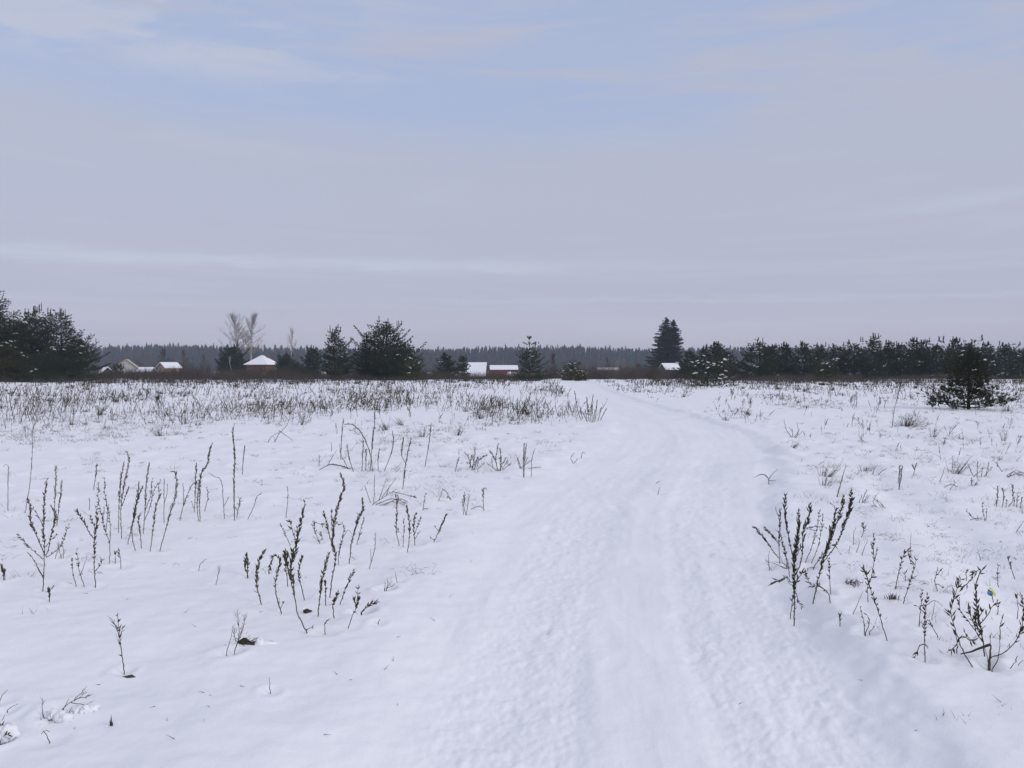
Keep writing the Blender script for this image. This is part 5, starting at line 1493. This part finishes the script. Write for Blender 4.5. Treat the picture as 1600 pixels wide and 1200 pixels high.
def proto_weed(h, nb, lean):
    """one dry stalk with side twigs, in local metres: stem mesh + seed mesh"""
    st, sd = MB(), MB()
    s = np.linspace(0, 1, 7)
    bend = rng.normal() * .12
    P = np.column_stack([lean * h * s ** 1.5 + bend * h * np.sin(s * 3) * .4, rng.normal() * .1 * h * s ** 2, h * s * (1 - abs(lean) * .25)])
    st.tube(np.vstack([P[:1] - [0, 0, .06], P]), np.linspace(.008, .0035, 8), 4)
    seeds_along(P, 'spike', sd, 1.15)
    for q in range(nb):
        f = rng.uniform(.25, .75); c = np.array([np.interp(f, s, P[:, k]) for k in range(3)])
        a = rng.uniform(0, 6.28); l = h * rng.uniform(.2, .42)
        Q = np.array([c, c + [math.cos(a) * l * .4, math.sin(a) * l * .4, l * .45], c + [math.cos(a) * l * .5, math.sin(a) * l * .5, l]])
        st.tube(Q, [.005, .004, .003], 4); seeds_along(np.vstack([Q[0], (Q[0] + Q[1]) / 2, Q[1], Q[2]]), 'spike', sd, 1.0)
    return st, sd


protos = []
for q in range(9):
    st, sd = proto_weed(rng.uniform(.35, .75), int(rng.integers(1, 8)), rng.uniform(-.35, .5))
    ms = st.build('stem', M['stem']); me_s = ms.data; bpy.data.objects.remove(ms)
    mo = sd.build('seed_head', M['seed']); me_d = mo.data; bpy.data.objects.remove(mo)
    protos.append((me_s, me_d))
ZONES = [  # x0, x1, y0, y1, number, label, group
    (10, 330, 604, 652, 46, 'dark weed stalk in the dense growth between the left pine clump and the open snow', 'weed stalks below the left pine clump'),
    (330, 640, 604, 660, 44, 'dark weed stalk in the dense growth below the two middle-left pine clumps', 'weed stalks below the middle-left pines'),
    (640, 880, 604, 668, 44, 'dark weed stalk in the dense growth between white barn and path bend', 'weed stalks below the white barn'),
    (1060, 1420, 606, 640, 40, 'dark weed stalk between the snow-laden mound pine and the near spreading pine', 'weed stalks below the right pine row'),
    (1180, 1600, 640, 700, 22, 'small dry weed stalk on the open snow around the near spreading pine', 'weed stalks around the near spreading pine'),
]
for x0, x1, y0, y1, num, label, grp in ZONES:
    for q in range(num):
        px, py = rng.uniform(x0, x1), y0 + (y1 - y0) * rng.uniform() ** 1.2
        g = on_ground(px, py)
        u, hw = path_u(np.array([g[0]]), np.array([g[1]]))
        if abs(u[0]) < hw[0] * 1.35: continue
        e = tag(empty('dry_weed', tuple(g)), label, 'weed', grp)
        sc = rng.uniform(.45, 1.05) * (.55 if x0 == 1180 else 1); e.scale = (sc * rng.uniform(.9, 1.2) * (1 if rng.uniform() > .25 else -1), sc, sc); e.rotation_euler.z = rng.normal() * .5
        ms, md = protos[int(rng.integers(len(protos)))]
        a_ = bpy.data.objects.new('stem', ms); C.objects.link(a_); a_.parent = e
        d_ = bpy.data.objects.new('seed_head', md); C.objects.link(d_); d_.parent = a_


def mass_grass():
    """the uncountable rest: thin dry stems and grass tips sticking out of the snow"""
    B, T, W = [], [], []      # dark weeds
    B2, T2, W2 = [], [], []   # pale grass

    def ground_pts(px, py):
        d = np.stack([ray(a, b) for a, b in zip(px, py)])
        t = CAM_H / -d[:, 2]
        for _ in range(5):
            p = CAM_P + d * t[:, None]
            t = (CAM_H - H(p[:, 0], p[:, 1])) / -d[:, 2]
        return CAM_P + d * t[:, None]

    def scatter(n, x0, x1, ylist, wts):
        px = rng.uniform(x0, x1, n)
        cdf = np.cumsum(wts) / np.sum(wts)
        py = np.interp(rng.uniform(0, 1, n), np.concatenate([[0], cdf]), ylist)
        py = py + (py - 600) * .45 * fbm(px * .006, px * 0 + n * .01, 74, 3)
        G = ground_pts(px, np.maximum(py, 596))
        cl = fbm(G[:, 0] * .42, G[:, 1] * .16, 71, 3) + .5 * fbm(G[:, 0] * 1.6, G[:, 1] * .6, 72, 2)
        keep = cl + rng.normal(size=n) * .16 > .03
        u, hw = path_u(G[:, 0], G[:, 1])
        edge = np.where(u < 0, 1.55, 1.25)
        keep &= np.abs(u) > hw * edge
        return G[keep], px[keep], py[keep]

    # upright weeds of the dense band (image rows), left then right
    for n, x0, x1, yl, wt, hmax in (
        (10500, -260, 985, [597, 604, 612, 622, 634, 646, 660, 680], [7, 9, 10, 10, 8, 4.5, 1.6], .60),
        (7600, 985, 1880, [598, 604, 611, 620, 632, 648, 668, 700], [17, 14, 7, 4.0, 2.4, 1.2, .5], .50)):
        G, px, py = scatter(n, x0, x1, yl, wt)
        m = len(G)
        h = hmax * rng.uniform(.22, 1.0, m) ** 1.5 * (.75 + .6 * np.clip(fbm(G[:, 0] * .8, G[:, 1] * .3, 73, 2) + .4, 0, 1))
        lean = rng.normal(size=m) * .38 + .14
        tip = G + np.column_stack([lean * h, rng.normal(size=m) * .15 * h, h])
        w = np.maximum(.009, .00058 * G[:, 1]) * rng.uniform(.7, 1.5, m)
        mid = G + (tip - G) * .5 + rng.normal(size=(m, 3)) * .03 * h[:, None]
        B += [G - [0, 0, .03], mid - (tip - mid) * .05]; T += [mid + (tip - mid) * .15, tip]; W += [w, w * 1.25]
        for k in range(4):
            f = rng.uniform(.3, .95, (m, 1)); c = G + (tip - G) * f
            l = h * rng.uniform(.10, .3, m); a = rng.uniform(0, 6.28, m)
            B.append(c); T.append(c + np.column_stack([np.cos(a) * l * .6, np.sin(a) * l * .4, l * rng.uniform(-.15, 1, m)])); W.append(w * .8)
    # dark bunches: many stems from one foot
    for n, x0, x1, yl, wt in ((330, -250, 985, [600, 612, 625, 640, 660, 690], [6, 8, 8, 5, 1.6]), (260, 985, 1880, [600, 608, 620, 640, 680, 740], [8, 7, 4, 2, 1])):
        G, px, py = scatter(n, x0, x1, yl, wt)
        for g in G:
            k = int(rng.integers(10, 26)); hh = rng.uniform(.14, .42); ll = rng.normal() * .3
            a = rng.uniform(0, 6.28, k); r_ = rng.uniform(0, 1, k)
            bb = g + np.column_stack([np.cos(a) * r_ * .08, np.sin(a) * r_ * .08, np.full(k, -.02)])
            l = hh * rng.uniform(.4, 1, k)
            tt = bb + np.column_stack([np.cos(a) * r_ * l * .8 + ll * l, np.sin(a) * r_ * l * .4, l])
            w = np.full(k, max(.008, .00052 * g[1]))
            B.append(bb); T.append(tt); W.append(w)
            m_ = bb + (tt - bb) * rng.uniform(.4, .9, (k, 1))
            B.append(m_); T.append(m_ + rng.normal(size=(k, 3)) * l[:, None] * (.22, .1, .22)); W.append(w * .8)
    # bent and lying stems
    for n, x0, x1, yl, wt in ((1700, -250, 960, [605, 620, 640, 665], [5, 6, 3]), (1100, 1000, 1880, [606, 620, 645, 700], [6, 4, 2])):
        G, px, py = scatter(n, x0, x1, yl, wt); m = len(G)
        l = rng.uniform(.15, .55, m); a = rng.uniform(-.6, .6, m) + (rng.uniform(size=m) > .5) * 3.14
        mid = G + np.column_stack([np.cos(a) * l * .5, np.sin(a) * l * .3, l * rng.uniform(.15, .45, m)])
        tip = mid + np.column_stack([np.cos(a) * l * .5, np.sin(a) * l * .3, l * rng.uniform(-.35, .15, m)])
        w = np.maximum(.008, .0004 * G[:, 1])
        B += [G - [0, 0, .02], mid]; T += [mid + (tip - mid) * .1, tip]; W += [w, w]
    # grass tips: low pale fans over the whole field
    for n, x0, x1, yl, wt, s in (
        (4600, -260, 985, [600, 615, 635, 655, 675, 700, 740, 800, 900, 1000], [4, 8, 9, 9, 6.5, 3.4, 2.4, 1.3, .3], 1.0),
        (4400, 985, 1900, [600, 612, 628, 648, 680, 720, 780, 860, 960, 1060], [7, 8, 7, 5.5, 4, 3, 1.8, .8, .3], 1.0)):
        G, px, py = scatter(n, x0, x1, yl, wt); m = len(G)
        for q in range(m):
            k = int(rng.integers(4, 10))
            hh = rng.uniform(.04, .16) * (1 if G[q, 1] > 9 else .55)
            a = rng.uniform(0, 6.28, k)
            bb = G[q] + np.column_stack([rng.normal(size=k) * .05, rng.normal(size=k) * .04, np.full(k, -.02)])
            l = hh * rng.uniform(.4, 1.2, k)
            tt = bb + np.column_stack([np.cos(a) * l * .9, np.sin(a) * l * .6, .02 + l * rng.uniform(.35, 1, k)])
            B2.append(bb); T2.append(tt); W2.append(np.full(k, max(.0035, .0004 * G[q, 1])))
    # curled dead grass peeping out of the open snow
    for n, x0, x1, y0, y1 in ((200, -200, 900, 675, 900), (210, 1150, 1850, 670, 930)):
        px = rng.uniform(x0, x1, n); py = y0 + (y1 - y0) * rng.uniform(size=n) ** 1.5
        G = ground_pts(px, py); u, hw = path_u(G[:, 0], G[:, 1])
        for g in G[np.abs(u) > hw * 1.35]:
            k = int(rng.integers(3, 9)); s_ = rng.uniform(.025, .065)
            for q in range(k):
                p = g + np.array([rng.normal() * s_ * .9, rng.normal() * s_ * .6, -.004]); d_ = rng.uniform(0, 6.28); up_ = rng.uniform(.4, 1.1)
                for e in range(3):
                    p2 = p + np.array([math.cos(d_) * s_ * .55, math.sin(d_) * s_ * .4, s_ * .5 * up_])
                    B2.append(p[None]); T2.append((p2 + (p2 - p) * .25)[None]); W2.append(np.full(1, max(.0028, .00036 * g[1]) * (1.2 - .25 * e)))
                    p = p2; up_ -= rng.uniform(.3, .9); d_ += rng.normal() * .5
    # crumbs and twig ends on the near snow
    n = 260
    px = rng.uniform(-200, 1800, n); py = 640 + 520 * rng.uniform(size=n) ** 1.6
    G = ground_pts(px, py); u, hw = path_u(G[:, 0], G[:, 1])
    keep = (np.abs(u) > hw * 1.05) | (rng.uniform(size=n) < .06); G = G[keep]; m = len(G)
    a = rng.uniform(0, 6.28, m); l = rng.uniform(.015, .06, m)
    B.append(G + [0, 0, .003]); T.append(G + np.column_stack([np.cos(a) * l, np.sin(a) * l, rng.uniform(.0, .03, m)])); W.append(np.full(m, .0036))
    b = MB(); b.spikes(np.vstack(B), np.vstack(T), np.concatenate(W))
    tag(b.build('dry_stems', M['grey_stem']), 'dense thin dry stems standing all over the far half of the snow field', 'dry stems', kind='stuff')
    b = MB(); b.spikes(np.vstack(B2), np.vstack(T2), np.concatenate(W2))
    tag(b.build('grass_tips', M['pale_stem']), 'short dry grass tips poking out of the snow', 'grass', kind='stuff')


mass_grass()

build_ground()
